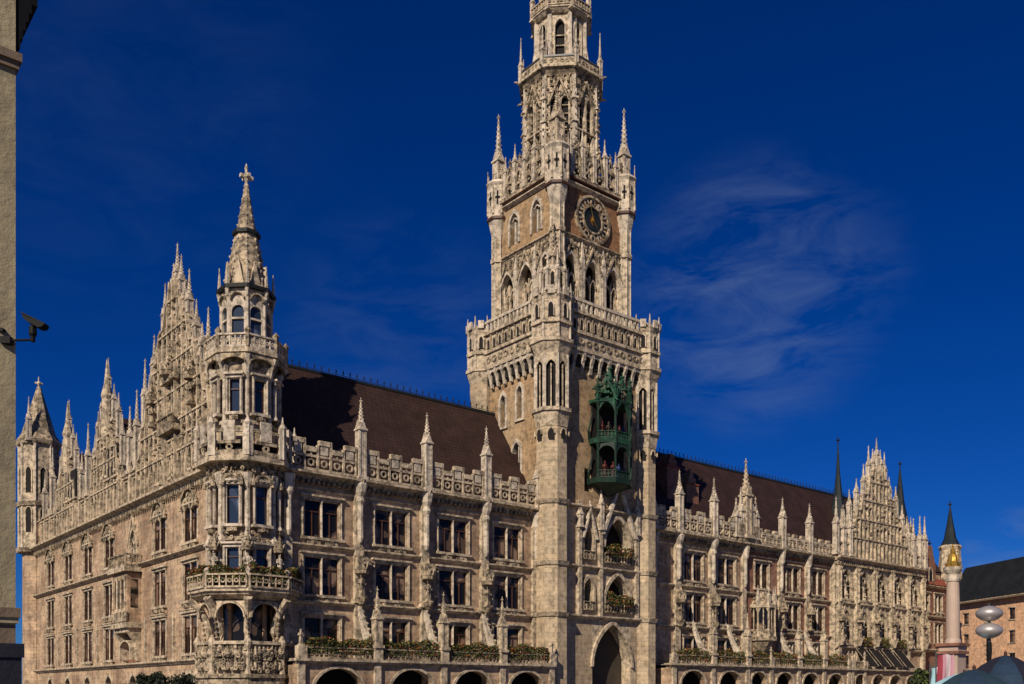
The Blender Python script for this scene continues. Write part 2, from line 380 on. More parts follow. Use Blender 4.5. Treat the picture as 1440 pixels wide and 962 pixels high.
# ------------------------------------------------------------------ window prefabs (pane mesh, frame mesh) cached by size
WC = {}
def win_meshes(w, h, kind, lights=2, hood='flat', tracery=True, depth=.26, g='glass', fm='trim'):
    key = (round(w, 2), round(h, 2), kind, lights, hood, depth, g, fm)
    if key in WC: return WC[key]
    p = MB(); ah = 0 if kind == 'rect' else arch_h(w, kind); zs = h-ah
    p.m(g)
    if kind == 'rect': p.quad((-w/2, depth, 0), (w/2, depth, 0), (w/2, depth, h), (-w/2, depth, h))
    else: p.quad((-w/2, depth, 0), (w/2, depth, 0), (w/2, depth, h), (-w/2, depth, h))
    p.m('wood'); lw = w/lights
    for k in range(lights):
        a, b = -w/2+k*lw+.07, -w/2+(k+1)*lw-.07
        zz = h if kind == 'rect' else zs
        for x in (a, b-.09): p.box(x, x+.09, depth-.1, depth-.01, 0, zz)
        if w > 1.2: p.box((a+b)/2-.04, (a+b)/2+.04, depth-.09, depth-.012, .07, zz*.68)
        for z in (0, zz*.68, zz-.08): p.box(a, b, depth-.105, depth-.014, z, z+.09)
    f = MB(); f.m(fm); t = min(.28, w*.16)
    for s_ in (-1, 1):
        a, b = sorted((s_*w/2, s_*(w/2+t))); f.box(a, b, -.1 if depth > .2 else -.05, .02, -.05, zs+.001)
        a, b = sorted((s_*w/2-s_*.10, s_*w/2)); f.box(a, b, .02, depth-.11, 0, zs)
        if depth > .2: f.lathe(s_*(w/2+t*.5), -.12, [(0, .08), (.15, .05), (zs-.2, .05), (zs, .09)], 6)
    if kind == 'rect':
        f.box(-w/2-t, w/2+t, -.12, .02, h, h+.24)
        f.box(-w/2-t-.12, w/2+t+.12, -.3, .02, h+.24, h+.4)
        f.box(-w/2, w/2, .02, depth-.12, h-.08, h)
    else:
        f.box(-w/2, w/2, depth-.2, depth-.12, zs-.07, zs+.05)
        arch_fill(f, 0, zs, w, h+.02, -.02, depth+.02, kind)
        arch_ring(f, 0, zs, w, t, -.14, -.0201, kind)
        if tracery and w > 1.0:
            f.ring(0, zs+ah*.42, w*.12, w*.2, depth-.25, depth-.1, 12)
            for s_ in (-1, 1): arch_ring(f, s_*w*.25, zs-.05, w*.40, .06, depth-.22, depth-.1, 'pointed')
    for k in range(1, lights):
        x = -w/2+k*lw; f.m('pale'); f.box(x-.09, x+.09, .02, depth-.105, 0, h if kind == 'rect' else zs+.1)
        f.lathe(x, .0 if depth > .2 else .05, [(0, .12), (.2, .07), (zs-.25, .07), (zs, .13)], 6)
    f.m(fm); f.box(-w/2-t-.1, w/2+t+.1, -.28, depth-.1, -.22, 0)
    for k in range(lights): # carved apron under each light
        x = -w/2+(k+.5)*lw; f.m('carved'); f.box(x-lw*.36, x+lw*.36, -.2, -.02, -.58, -.22); f.ring(x, -.40, .06, .15, -.27, -.2, 8)
    if hood == 'wheel':
        f.m('carved'); arch_ring(f, 0, h+.1, w*.95, .2, -.34, -.0, 'round')
        for s_ in (-1, 1): f.ring(s_*w*.22, h+.32, w*.09, w*.19, -.26, -.04, 10)
        f.ring(0, h+.32+w*.2, w*.06, w*.13, -.28, -.05, 8)
        for s_ in (-1, 1): f.frus(s_*(w/2+.2), -.2, h-.1, h+.75, .2, .05, 6)
        finial(f, 0, -.2, h+w*.55, .6)
        f.m('dark'); arch_solid(f, 0, h+.1, h+.101, w*.93, -.03, 'round')
    if hood == 'ogee':
        f.m('trim'); zz = zs+ah
        for s_ in (-1, 1): f.ext([(s_*(w/2+t), zs+.1), (s_*(w/2+t+.16), zs+.1), (s_*.06, zz+w*.75), (0, zz+w*.55)], -.24, -.05)
        crockets(f, (-(w/2+t), -.16, zs+.3), (0, -.16, zz+w*.65), 5, .3); crockets(f, (w/2+t, -.16, zs+.3), (0, -.16, zz+w*.65), 5, .3)
        finial(f, 0, -.16, zz+w*.7, .7)
    WC[key] = (p.mesh('window'), f.mesh('window_frame')); return WC[key]
TH = tag(empty('town_hall', (0, 0, 0)), 'huge ornate neo-gothic stone town hall with clock tower and brown roofs beside the square', 'town hall')
NWIN = {}
def window(loc, rot, w, h, kind='rect', lights=2, hood='flat', name='window', **k):
    pm, fm = win_meshes(w, h, kind, lights, hood, **k)
    o = link(name, pm, TH, loc, rot); link('window_frame', fm, o); NWIN[name] = NWIN.get(name, 0)+1
    return o
RW = -pi/2        # rotation of the west front: local x = 60 - y
def west(x): return (0, 60-x)

# ================================================================== SETTING
g = MB().m('paving'); g.quad((-3000, -3000, 0), (3000, -3000, 0), (3000, 3000, 0), (-3000, 3000, 0))
struct(g.build('plaza_ground'))
g = MB().m('asphalt'); g.quad((-18, -10, .004), (-6, -10, .004), (-6, 200, .004), (-18, 200, .004)); struct(g.build('street'))
g = MB().m('pale'); g.box(-6.3, -6, -10, 200, 0, .12); g.m('paving'); g.box(-6, -.6, -10, 200, 0, .1); struct(g.build('pavement'))

# ================================================================== TOWN HALL: south front
ZC = 20.2; Z2 = 14.35; Z1 = 9.7; ZT = 4.75
LB = [(4.2, 11.1, 7.7), (11.1, 17.9, 14.5), (17.9, 24.66, 21.2), (24.66, 31.2, 27.6)]
RB = [(48.5, 52.2, None), (52.2, 58.3, 55.2), (58.3, 64.4, 61.2)]
QB = [(64.4, 71.8, 68.2), (71.8, 77.7, 74.8), (77.7, 83.2, 80.4)]
def south_section(name, x0, x1, bays, wm, z0=0, z1=21.0, w=3.3, extra=()):
    mb = MB(); mb.m(wm); ops = []
    for b in bays:
        c = b[2]
        if c is None: continue
        for (zb, zt) in ((15.1, 18.2), (10.35, 13.5), (5.6, 8.5)): ops.append((c-w/2, c+w/2, zb, zt))
    wall(mb, x0, x1, z0, z1, ops+list(extra), 0, .5)
    mb.m('trim')
    for z, h, o in ((Z2, .34, .35), (Z1, .34, .4), (19.0, .2, .15)): moulding(mb, x0, x1, z, h, o)
    mb.m('carved')
    k = 0
    x = x0+.2
    while x < x1-.2:   # dentils beneath the eaves cornice
        mb.box(x, x+.22, -.55, -.02, 19.45, 19.85); x += .48
    mb.m('trim'); moulding(mb, x0, x1, 20.1, .6, 1.05)
    mb.build(name, TH)
    for b in bays:
        c = b[2]
        if c is None: continue
        for (zb, zt) in ((15.1, 18.2), (10.35, 13.5), (5.6, 8.5)): window((c, 0, zb), 0, w, zt-zb)
south_section('south_wall', 3.5, 32.6, LB, 'wall')
south_section('south_wall', 45, 64.4, RB, 'wall')
south_section('south_wall', 64.4, 83.2, QB, 'brick', w=2.7)

def pier(x, big=False, wm='trim'):
    mb = MB(); mb.m(wm)
    mb.box(x-.42, x+.42, -.38, 0.02, 0, 19.4); mb.box(x-.6, x+.6, -.55, .02, Z1+.17, Z1+.5); 
    mb.m('pale'); mb.lathe(x, -.5, [(15, .12), (15.4, .26), (18.2, .24), (18.5, .4), (18.9, .28), (19.3, .5), (19.9, .62), (20.6, .45)], 8)
    mb.m('carved')
    mb.extx([(-.4, 13.9), (-1.0, 13.7), (-1.15, 12.6), (-.95, 12.5), (-.4, 12.9)], x-.55, x+.55)
    mb.frus(x, -.7, 9.75, 10.3, .25, .6, 6)
    mb.build('pier', TH)
    s = MB(); statue(s, x, -.75, 10.3, 1.95); canopy(s, x, -.75, 12.35, 1.25, 2.1); s.build('statue', TH)
for x in (11.1, 17.9, 24.66, 52.2, 58.3): pier(x)
for x in (4.5, 31.0, 48.3, 64.4, 71.8, 77.7):
    mb = MB(); mb.m('trim'); mb.box(x-.35, x+.35, -.34, .02, 5, 19.4); mb.m('pale'); mb.lathe(x, -.45, [(15, .1), (15.4, .22), (18.2, .2), (18.5, .36), (19.3, .45), (19.9, .55)], 8); mb.build('pier', TH)
for x in (71.8, 77.7):
    s = MB(); statue(s, x, -.75, 10.3, 1.95); canopy(s, x, -.75, 12.35, 1.2, 2.0); s.build('statue', TH)
# roofline pinnacles
for x in (11.1, 17.9, 24.66, 52.2, 58.3, 71.8, 77.7):
    mb = MB(); pinnacle(mb, x, -.55, 20.3, .76, 7.0 if x < 60 else 6.4, 6, .62)
    mb.m('trim'); mb.frus(x, -.55, 19.2, 20.3, .25, .62, 6); mb.build('pinnacle', TH)
mb = MB(); pinnacle(mb, 31.1, -.6, 20.3, .8, 6.2, 6, .5); mb.build('pinnacle', TH)
mb = MB(); pinnacle(mb, 47.9, -.5, 20.3, .8, 4.4, 4, .5); mb.build('pinnacle', TH)
# parapets
for a, b in ((4.6, 10.6), (11.6, 17.4), (18.4, 24.2), (25.2, 30.8), (48.6, 51.7), (52.7, 57.8), (58.8, 62.3)):
    mb = MB(); balus_gothic(mb, a, b, 20.42, 2.7, -.55); mb.build('balustrade', TH)
for a, b in ((66.6, 71.3), (72.3, 77.2), (78.2, 83)):
    mb = MB(); balus_gothic(mb, a, b, 20.42, 2.0, -.55, .8); mb.build('balustrade', TH)
# cluster gable over x = 64.4
mb = MB(); mb.m('carved')
mb.box(62.6, 66.4, -.9, .2, 20.4, 22.4)
for dx, h in ((-1.9, 4.6), (-1.0, 6.0), (0, 9.6), (1.0, 6.4), (1.9, 5.2)): pinnacle(mb, 64.4+dx, -.5, 20.4+.4, .75 if dx else 1.15, h, 6, .55, 'pale' if dx else 'trim')
for dx in (-.95, .95): mb.m('carved'); arch_ring(mb, 64.4+dx, 22.6, 1.2, .2, -.8, -.2, 'pointed', 1)
mb.build('ornamental_gable', TH)
# oriel at x 65-70 (bay window with copper-dark glass) on the right part
mb = MB(); mb.m('carved'); ox = 67.6
mb.frus(ox, -.4, 6.6, 8.6, .4, 1.75, 8); mb.frus(ox, -.4, 8.6, 9.1, 1.9, 1.9, 8)
mb.m('trim'); mb.frus(ox, -.4, 12.6, 13.0, 1.85, 1.85, 8)
for k in range(8):
    a = pi/8+k*pi/4; mb.m('trim'); mb.lathe(ox+1.65*cos(a), -.4+1.65*sin(a), [(9.1, .2), (9.5, .12), (12.3, .12), (12.6, .22)], 6); pinnacle(mb, ox+1.7*cos(a), -.4+1.7*sin(a), 12.9, .3, 2.4, 4)
    A = k*pi/4; mb.push(ox+1.5*cos(A), -.4+1.5*sin(A), 0, A+pi/2); mb.m('carved'); mb.box(-.6, .6, -.05, .2, 9.1, 10.0); mb.m('glass'); mb.quad((-.6, .05, 10), (.6, .05, 10), (.6, .05, 12.6), (-.6, .05, 12.6)); mb.m('trim'); mb.box(-.06, .06, -.05, .04, 10, 12.6); arch_fill(mb, 0, 11.8, 1.1, 12.6, -.06, .04); mb.pop()
mb.m('carved'); mb.frus(ox, -.4, 13.0, 14.6, 1.6, .5, 8)
mb.build('oriel', TH)

# terraces with arcade ------------------------------------------------------
def terrace(x0, x1, posts, z, arches, wm='wall', butt=()):
    mb = MB(); mb.m(wm); Y = -3.0
    ops = []
    for c, w in arches: ops.append((c-w/2, c+w/2, 0, z-.55))
    mb.push(0, Y); wall(mb, x0, x1, 0, z, ops, 0, .7)
    for c, w in arches:
        zs = z-.55-arch_h(w, 'round')*.86
        mb.m(wm); p = arch(w, 'round'); 
        for (xa, za), (xb, zb) in zip(p, p[1:]):
            mb.ext([(c+xa, zs+za*.86), (c+xb, zs+zb*.86), (c+xb, z-.548), (c+xa, z-.548)], .0, .7)
        mb.m('trim')
        k = (w+.5)/w
        for (xa, za), (xb, zb) in zip(p, p[1:]):
            mb.ext([(c+xa, zs+za*.86), (c+xb, zs+zb*.86), (c+xb*k, zs+zb*.86*k), (c+xa*k, zs+za*.86*k)], -.14, -.003)
        mb.box(c-w/2-.5, c-w/2-.004, -.2, -.003, zs-.25, zs); mb.box(c+w/2+.004, c+w/2+.5, -.2, -.003, zs-.25, zs)
    mb.m('trim'); mb.box(x0-.3, x1, -.45, 0.7, z, z+.2); mb.box(x0-.15, x1, -.2, .0, z-.16, z)
    mb.pop()
    mb.m('paving'); mb.box(x0, x1, Y+.7, -.02, z-.3, z+.1)
    mb.m(wm); mb.box(x0, x0+.6, Y+.01, 0, 0, z)
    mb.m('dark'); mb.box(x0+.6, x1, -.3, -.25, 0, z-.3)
    ps = posts
    mb.build('terrace', TH)
    for i in range(len(ps)-1):
        b = MB(); balus_tracery(b, ps[i]+.3, ps[i+1]-.3, z+.2, .95, Y-.1, .42, 'carved'); b.build('balustrade', TH)
    for x in posts:
        p = MB(); p.m('trim')
        p.box(x-.3, x+.3, Y-.25, Y, 0, z); p.box(x-.38, x+.38, Y-.42, Y+.2, z+.2, z+1.2)
        if x in butt:
            pinnacle(p, x, Y-.1, z+1.2, .72, 5.0, 5, .5, 'trim')
            p.m('pale')   # flying buttress back to the wall
            p.extx([(Y+.1, z+1.6), (Y+.7, z+1.7), (Y+1.7, z+2.9), (-.3, z+5.1), (-.3, z+4.2), (Y+2.0, z+2.4), (Y+1.2, z+.9), (Y+.1, z+.5)], x-.2, x+.2)
            p.m('carved'); crockets(p, (x, Y+.8, z+2.0), (x, -.5, z+5.1), 6, .35)
        else:
            statue(p, x, Y-.1, z+1.2, 1.3, 'trim')
        p.build('terrace_post', TH)
terrace(3.9, 30.9, [4.2, 11.15, 17.9, 24.5, 30.6], ZT, [(7.6, 4.6), (14.7, 4.5), (21.2, 4.3), (27.5, 4.3)], butt=(11.15, 17.9, 24.5))
terrace(47.9, 83, [48.3, 54.9, 61.2, 65.8, 71.5, 77.0, 82.7], 5.25, [(51.6, 4.2), (58.1, 4.0), (63.5, 3.0), (68.7, 3.6), (74.2, 3.4), (79.8, 3.4)], butt=(54.9, 61.2, 71.5, 77.0))
terrace(83.3, 106.3, [83.6, 86.6], 5.25, [(85.8, 2.9), (90.2, 3.0), (94.7, 3.0), (99.2, 3.0), (103.7, 3.0)])

# ================================================================== EAST GABLED PAVILION (x 83 - 106.6)
EX0, EX1 = 83.2, 106.4; ec = (EX0+EX1)/2
mb = MB(); mb.m('trim'); mb.push(0, -.9)
cs = [EX0+2.5+k*(EX1-EX0-5)/4 for k in range(5)]
ops = [(c-1.2, c+1.2, 8.9, 13.4) for c in cs]+[(c-1.3, c+1.3, 14.9, 18.9) for c in cs]
wall(mb, EX0, EX1, 0, 20.6, ops, 0, .9)
mb.m('wall')
for c in cs:
    mb.box(c-1.6, c+1.6, -.02, .0, 6.2, 8.2)
for z, h, o in ((8.3, .4, .5), (14.2, .4, .4), (20.2, .7, .9)): mb.m('trim'); moulding(mb, EX0-.2, EX1+.2, z, h, o)
mb.m('carved'); x = EX0
while x < EX1: mb.box(x, x+.25, -.5, -.02, 19.3, 19.8); x += .5
mb.m('trim'); mb.box(EX0, EX0+.8, 0, 1, 0, 20); mb.box(EX1-.02, EX1, 0, 12, 0, 20.5)
mb.pop(); mb.build('east_pavilion', TH)
for c in cs:
    window((c, -.9, 8.9), 0, 2.4, 4.5, 'pointed', 2, 'ogee'); window((c, -.9, 14.9), 0, 2.6, 4.0, 'pointed', 2, 'flat')
for c in [EX0+.4]+[(a+b)/2 for a, b in zip(cs, cs[1:])]+[EX1-.4]:
    mb = MB(); statue(mb, c, -1.7, 9.6, 2.0); canopy(mb, c, -1.7, 11.8, 1.1, 2.2); mb.m('trim'); mb.frus(c, -1.6, 8.6, 9.6, .2, .55, 6)
    mb.build('statue', TH)
    mb = MB(); mb.m('trim'); mb.box(c-.3, c+.3, -1.4, -.9, 0, 19.2); mb.lathe(c, -1.5, [(14.4, .2), (15, .12), (18.5, .12), (19, .35)], 6); mb.build('pier', TH)
# ground floor awnings
for k in range(4):
    x = 87.4+k*3.25; mb = MB(); mb.m('dark')
    mb.extx([(-3.3, 5.9), (-1.4, 8.2), (-1.3, 8.1), (-3.2, 5.8)], x, x+2.5); mb.m('steel'); mb.extx([(-3.32, 5.85), (-3.32, 5.75), (-3.2, 5.75), (-3.2, 5.85)], x, x+2.5)
    for xx in (x+.05, x+2.45): mb.m('trim'); mb.extx([(-3.32, 5.93), (-1.4, 8.24), (-1.4, 8.21), (-3.3, 5.9)], xx-.05, xx+.05)
    mb.build('awning', TH)
def gable(prof, pins, y0, t, rib=1.15, wins=(), wm='carved', pw=.7, pm='pale'):
    """prof: (z, half width) rising; pins: (x, zbase, top)"""
    mb = MB(); mb.m(wm)
    for (za, ha), (zb, hb) in zip(prof, prof[1:]):
        mb.ext([(-ha, za), (ha, za), (hb, zb), (-hb, zb)], y0, y0+t)
    def hw(z):
        for (za, ha), (zb, hb) in zip(prof, prof[1:]):
            if za <= z <= zb: return ha+(hb-ha)*(z-za)/(zb-za)
        return 0
    def top(x):
        z = prof[0][0]; zm = prof[-1][0]
        while z < zm and hw(z) > abs(x): z += .2
        return z
    n = int(prof[0][1]/rib); mb.m('trim')
    for k in range(-n, n+1):
        x = k*rib; zt = top(x)-.3
        if zt-prof[0][0] < .8: continue
        mb.box(x-.11, x+.11, y0-.28, y0+.0, prof[0][0], zt)
        mb.frus(x, y0-.15, zt-.3, zt+.9, .17, .02, 4)
    z0 = prof[0][0]; zz = z0+2.6
    while zz < prof[-1][0]-1:
        h = hw(zz); mb.m('trim'); mb.box(-h, h, y0-.34, y0+.0, zz, zz+.16)
        m_ = int(h/rib)
        for k in range(-m_, m_):
            mb.m('trim'); arch_ring(mb, (k+.5)*rib, zz-.75, rib-.35, .1, y0-.22, y0-.002, 'pointed')
            if (k*7+int(zz*3)) % 2 == 0: mb.m('dark'); arch_solid(mb, (k+.5)*rib, zz-1.9, zz-.76, rib-.4, y0-.012)
        zz += 2.7
    mb.m('trim')
    for (za, ha), (zb, hb) in zip(prof, prof[1:]):
        for s_ in (-1, 1):
            mb.ext([(s_*ha, za), (s_*(ha+.25), za+.1), (s_*(hb+.25), zb+.1), (s_*hb, zb)], y0-.3, y0+t+.05)
            L_ = sqrt((zb-za)**2+(hb-ha)**2); crockets(mb, (s_*(ha+.25), y0, za+.2), (s_*(hb+.25), y0, zb+.2), max(1, int(L_/.7)), .42)
    clutter(mb, -prof[0][1], prof[0][1], prof[0][0]+3, prof[-1][0]-1, y0-.1, int(prof[0][1]*(prof[-1][0]-prof[0][0])*2.2), .42, int(prof[0][1]*10), hw)
    for x, zb, zt in pins:
        pinnacle(mb, x, y0+t*.3, zb, pw, zt-zb, 6, .6, pm)
    return mb
prof = [(20.6, 9.6), (22.2, 9.0), (22.4, 7.8), (24.6, 7.2), (24.8, 6.2), (27, 5.5), (27.2, 4.6), (29.4, 4.0), (29.6, 2.7), (32.0, 2.3), (32.2, 1.6), (33.5, 1.3)]
mb = gable(prof, [(0, 32, 38.0), (-1.0, 31.5, 36.2), (1.0, 31.5, 36.4), (-2.1, 29.6, 36.6), (2.1, 29.6, 36.4), (-3.4, 28, 33.8), (3.4, 28, 33), (-5.2, 27, 31.5), (5.2, 27, 31.8), (-7, 24.5, 29.8), (7, 24.5, 29.4), (-8.9, 21.5, 27), (8.9, 21.5, 27.2)], -.9, .8, 1.0, pw=.6)
o = mb.build('gable', TH, (ec-.9, 0, 0))
for cx, cy, zt in ((94.2, 5.5, 38.6), (106.0, 2.4, 36.4)):
    mb = MB(); mb.m('trim'); mb.frus(cx, cy, 15, 26.2, 1.5, 1.5, 8); mb.m('carved'); mb.frus(cx, cy, 26.2, 27, 1.7, 1.7, 8)
    for k in range(8):
        a = pi/8+k*pi/4; pinnacle(mb, cx+1.5*cos(a), cy+1.5*sin(a), 25.6, .35, 3.0, 3)
    mb.build('stair_turret', TH)
    mb = MB(); mb.m('coppertip'); mb.lathe(cx, cy, [(27, 1.5), (28.2, 1.15), (31, .62), (34, .3), (zt, .05)], 8); finial(mb, cx, cy, zt-.1, .8); mb.build('spire', TH)
for x in (-12.5, -10.9):
    pass
for x in (83.0, 84.7, 86.3, 103.3, 105.2, 106.6):
    mb = MB(); pinnacle(mb, x, -1.1, 20.6, .7, 6.6+(x % 1.3), 5, .55); mb.build('pinnacle', TH)
for a, b in ((83.2, 87.2), (102.5, 106.5)): mb = MB(); balus_tracery(mb, a, b, 20.6, 1.8, -1.1, .6); mb.build('balustrade', TH)
# end pavilion in red brick, x 106.6 - 117
mb = MB(); mb.m('brick'); wall(mb, 106.4, 117, 0, 18.6, [(108.2, 110.4, 14.6, 17.2), (112.2, 114.4, 14.6, 17.2), (108.2, 110.4, 9.9, 12.8), (112.2, 114.4, 9.9, 12.8)], .2, .6)
mb.m('trim'); moulding(mb, 106.5, 117.3, 13.8, .4, .4, .2); moulding(mb, 106.5, 117.3, 18.4, .4, .6, .2); moulding(mb, 106.5, 117.3, 8.7, .5, .6, .2)
mb.m('redroof'); mb.extx([(-.3, 18.7), (3.2, 21.6), (9, 21.6), (9, 18.7)], 106.4, 117.2)
mb.m('brick'); mb.box(117, 117.2, .2, 12, 0, 18.6)
mb.m('brick'); mb.push(110.8, .1); mb.ext([(-1.6, 18.7), (1.6, 18.7), (1.6, 21.6), (.9, 23.2), (.5, 24.6), (-.5, 24.6), (-.9, 23.2), (-1.6, 21.6)], 0, .6); mb.m('trim'); arch_ring(mb, 0, 20.3, 1.0, .18, -.08, .0, 'pointed', 1.1); mb.m('dark'); arch_solid(mb, 0, 19.2, 20.3, 1.0, -.02)
finial(mb, 0, .2, 24.5, .9); mb.pop()
mb.m('brick'); mb.box(113, 113.9, 3, 4, 20, 24.2); mb.m('redroof'); mb.box(112.9, 114, 2.9, 4.1, 24.2, 24.5)
mb.build('east_end', TH)
for c in (109.3, 113.3):
    window((c, .2, 14.6), 0, 2.2, 2.6); window((c, .2, 9.9), 0, 2.2, 2.9)
mb = MB(); mb.m('trim'); mb.lathe(117.6, .4, [(6, .3), (8, 1.3), (19.5, 1.3), (20, 1.7), (22, 1.7), (24.5, 1.5), (25, 1.75), (25.3, 1.5)], 8); mb.m('coppertip'); mb.lathe(117.6, .4, [(25.3, 1.45), (26.4, .9), (29, .45), (31.4, .08)], 8); finial(mb, 117.6, .4, 31.3, .9); mb.build('corner_spire', TH)

# ================================================================== ROOFS
mb = MB(); mb.m('roof')
mb.quad((.9, .9, 21), (116, .9, 21), (116, 8, 31.8), (8, 8, 31.8)); mb.quad((15, 15, 21), (116, 15, 21), (116, 8, 31.8), (8, 8, 31.8)); mb.F(mb.P(116, .9, 21), mb.P(116, 15, 21), mb.P(116, 8, 31.8)); mb.build('south_roof', TH)
mb = MB(); mb.m('roof'); mb.quad((.9, .9, 21), (.9, 64, 21), (8, 64, 31.8), (8, 8, 31.8)); mb.quad((15, 15, 21), (15, 64, 21), (8, 64, 31.8), (8, 8, 31.8)); mb.F(mb.P(.9, 64, 21), mb.P(15, 64, 21), mb.P(8, 64, 31.8)); mb.build('west_roof', TH)
mb = MB(); mb.m('wall'); mb.box(1.2, 15, 1.2, 15, 0, 20.9); mb.box(15, 116, 1.2, 15, 0, 20.9); mb.box(1, 15, 15, 63.9, 0, 20.9); mb.build('inner_block', TH)
mb = MB(); mb.m('slate')   # crest along the ridge
x = 9
while x < 116:
    if not 32 < x < 46: mb.box(x, x+.05, 7.98, 8.02, 31.75, 32.25); mb.frus(x+.025, 8, 32.2, 32.5, .09, .02, 4)
    x += .75
mb.box(9, 116, 7.985, 8.015, 32.0, 32.04); mb.m('coppertip'); mb.box(8.5, 116, 7.8, 8.2, 31.6, 31.84); mb.build('roof_crest', TH)
mb = MB(); mb.m('brick')  # red stepped dormers & chimneys on the right roof
for x, z in ((56.0, 30.2), (59.5, 28.6)):
    mb.box(x-1.1, x+1.1, 3.6, 6, 23, z-1.2); mb.box(x-.7, x+.7, 3.7, 5.9, z-1.2, z-.4); mb.box(x-.35, x+.35, 3.8, 5.5, z-.4, z+.3)
    mb.m('redroof'); mb.box(x-1.2, x+1.2, 3.5, 6.1, z-1.3, z-1.15); mb.m('brick')
mb.build('chimney', TH)

# ================================================================== WEST FRONT (local x = 60 - y)
wb = [7.0, 14.5, 22.0, 29.3, 36.8, 43.9, 51.2]      # bay centres in local x ; y = 60-x
ORI = 36.8
mb = MB(); mb.m('wall'); ops = []
for c in wb:
    w = 3.0
    if c != ORI:
        ops += [(c-w/2, c+w/2, 15.1, 18.0), (c-w/2, c+w/2, 10.1, 13.3), (c-w/2, c+w/2, 5.6, 8.8)]
    ops += [(c-1.0, c+1.0, 0, 3.9)]
ops += [(ORI-1, ORI+1, 15.6, 18.0), (57-.8, 57+.8, 0, 3.9)]
att = []
x = 3.0
while x < 55: att.append(x); x += 2.42
wall(mb, 0, 57.5, 0, 20.2, ops, 0, .5)
mb.m('wall'); wall(mb, 0, 57.5, 20.2, 23.6, [(a-.5, a+.5, 20.9, 23.0) for a in att], .15, .6)
mb.m('trim'); moulding(mb, 0, 57.5, 20.15, .65, .95); moulding(mb, 0, 57.5, 14.35, .4, .5); moulding(mb, 0, 57.5, 4.95, .4, .45); moulding(mb, 0, 57.5, 23.6, .3, .3, .15)
for c in wb:
    if c != ORI: moulding(mb, c-1.9, c+1.9, 9.25, .3, .35)
mb.m('carved'); x = 0.1
while x < 57.3: mb.box(x, x+.22, -.45, -.02, 19.45, 19.8); x += .5
for c in [(a+b)/2 for a, b in zip(wb, wb[1:])]:
    mb.m('trim'); mb.box(c-.14, c+.14, -.2, .01, 5.1, 9.4)
mb.m('trim')
for i, a in enumerate(att[:-1]):
    m_ = (a+att[i+1])/2; mb.box(m_-.25, m_+.25, -.1, .16, 20.5, 23.7); mb.frus(m_, .05, 23.7, 24.9, .3, .03, 4)
    mb.ext([(a-.75, 23.7), (a+.75, 23.7), (a, 24.7)], .1, .4)
for c in wb:
    mb.m('wall'); arch_fill(mb, c, 2.9, 2.0, 3.901, 0.0, .5, 'round'); mb.m('trim'); arch_ring(mb, c, 2.9, 2.0, .3, -.12, -.003, 'round', 1.5)
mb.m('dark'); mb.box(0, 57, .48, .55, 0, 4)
mb.build('west_wall', TH, (0, 60, 0), RW)
for c in wb:
    X, Y = west(c)
    if c != ORI:
        window((X, Y, 15.1), RW, 3.0, 2.9, 'rect', 2, 'wheel', depth=.16); window((X, Y, 10.1), RW, 3.0, 3.2, depth=.16); window((X, Y, 5.6), RW, 3.0, 3.2, depth=.16)
    else: window((X, Y, 15.6), RW, 2.0, 2.4, 'pointed', 2, 'ogee')
for a in att:
    X, Y = west(a); window((X+.15, Y, 20.9), RW, 1.0, 2.1, 'rect', 1, 'flat', name='attic_window', depth=.35)
# oriel on the west front
mb = MB(); mb.m('wall'); mb.push(ORI, 0)
mb.box(-2.1, 2.1, -1.3, .0, 8.9, 13.6); mb.m('trim')
mb.box(-2.5, 2.5, -1.7, .0, 13.7, 14.2); mb.box(-2.3, 2.3, -1.5, 0, 8.4, 8.9); mb.box(-2.0, 2.0, -1.2, 0, 8.0, 8.4)
mb.m('carved'); mb.box(-2.2, 2.2, -1.42, -1.3, 9.0, 9.9); 
mb.push(0, -1.55); balus_tracery(mb, -2.4, 2.4, 14.2, 1.15, 0, .5, 'carved'); mb.pop()
for s_ in (-1, 1):
    mb.push(s_*2.4, -.8, 0, pi/2); balus_tracery(mb, -.75, .75, 14.2, 1.15, 0, .5, 'carved'); mb.pop()
    mb.m('trim'); mb.extx([(0, 5.2), (-.4, 5.3), (-.5, 7), (-1.2, 8.0), (0, 8.0)], s_*1.8-.25, s_*1.8+.25)
mb.m('brick'); mb.box(-1.5, 1.5, -.03, .0, 5.2, 7.6)
mb.m('trim'); arch_ring(mb, 0, 6.4, 2.8, .25, -.9, -.0, 'seg', 1.0)
mb.m('glass')
for x in (-1.1, 0, 1.1): mb.box(x-.4, x+.4, -1.32, -1.301, 10.3, 13.0)
mb.m('trim')
for x in (-1.75, -.55, .55, 1.75): mb.lathe(x, -1.38, [(9.9, .18), (10.2, .11), (12.9, .11), (13.3, .2)], 6)
for s_ in (-1, 1): mb.m('glass'); mb.box(s_*2.1-.01, s_*2.1+.01, -1.0, -.3, 10.3, 13.0)
mb.pop(); mb.build('oriel', TH, (0, 60, 0), RW)
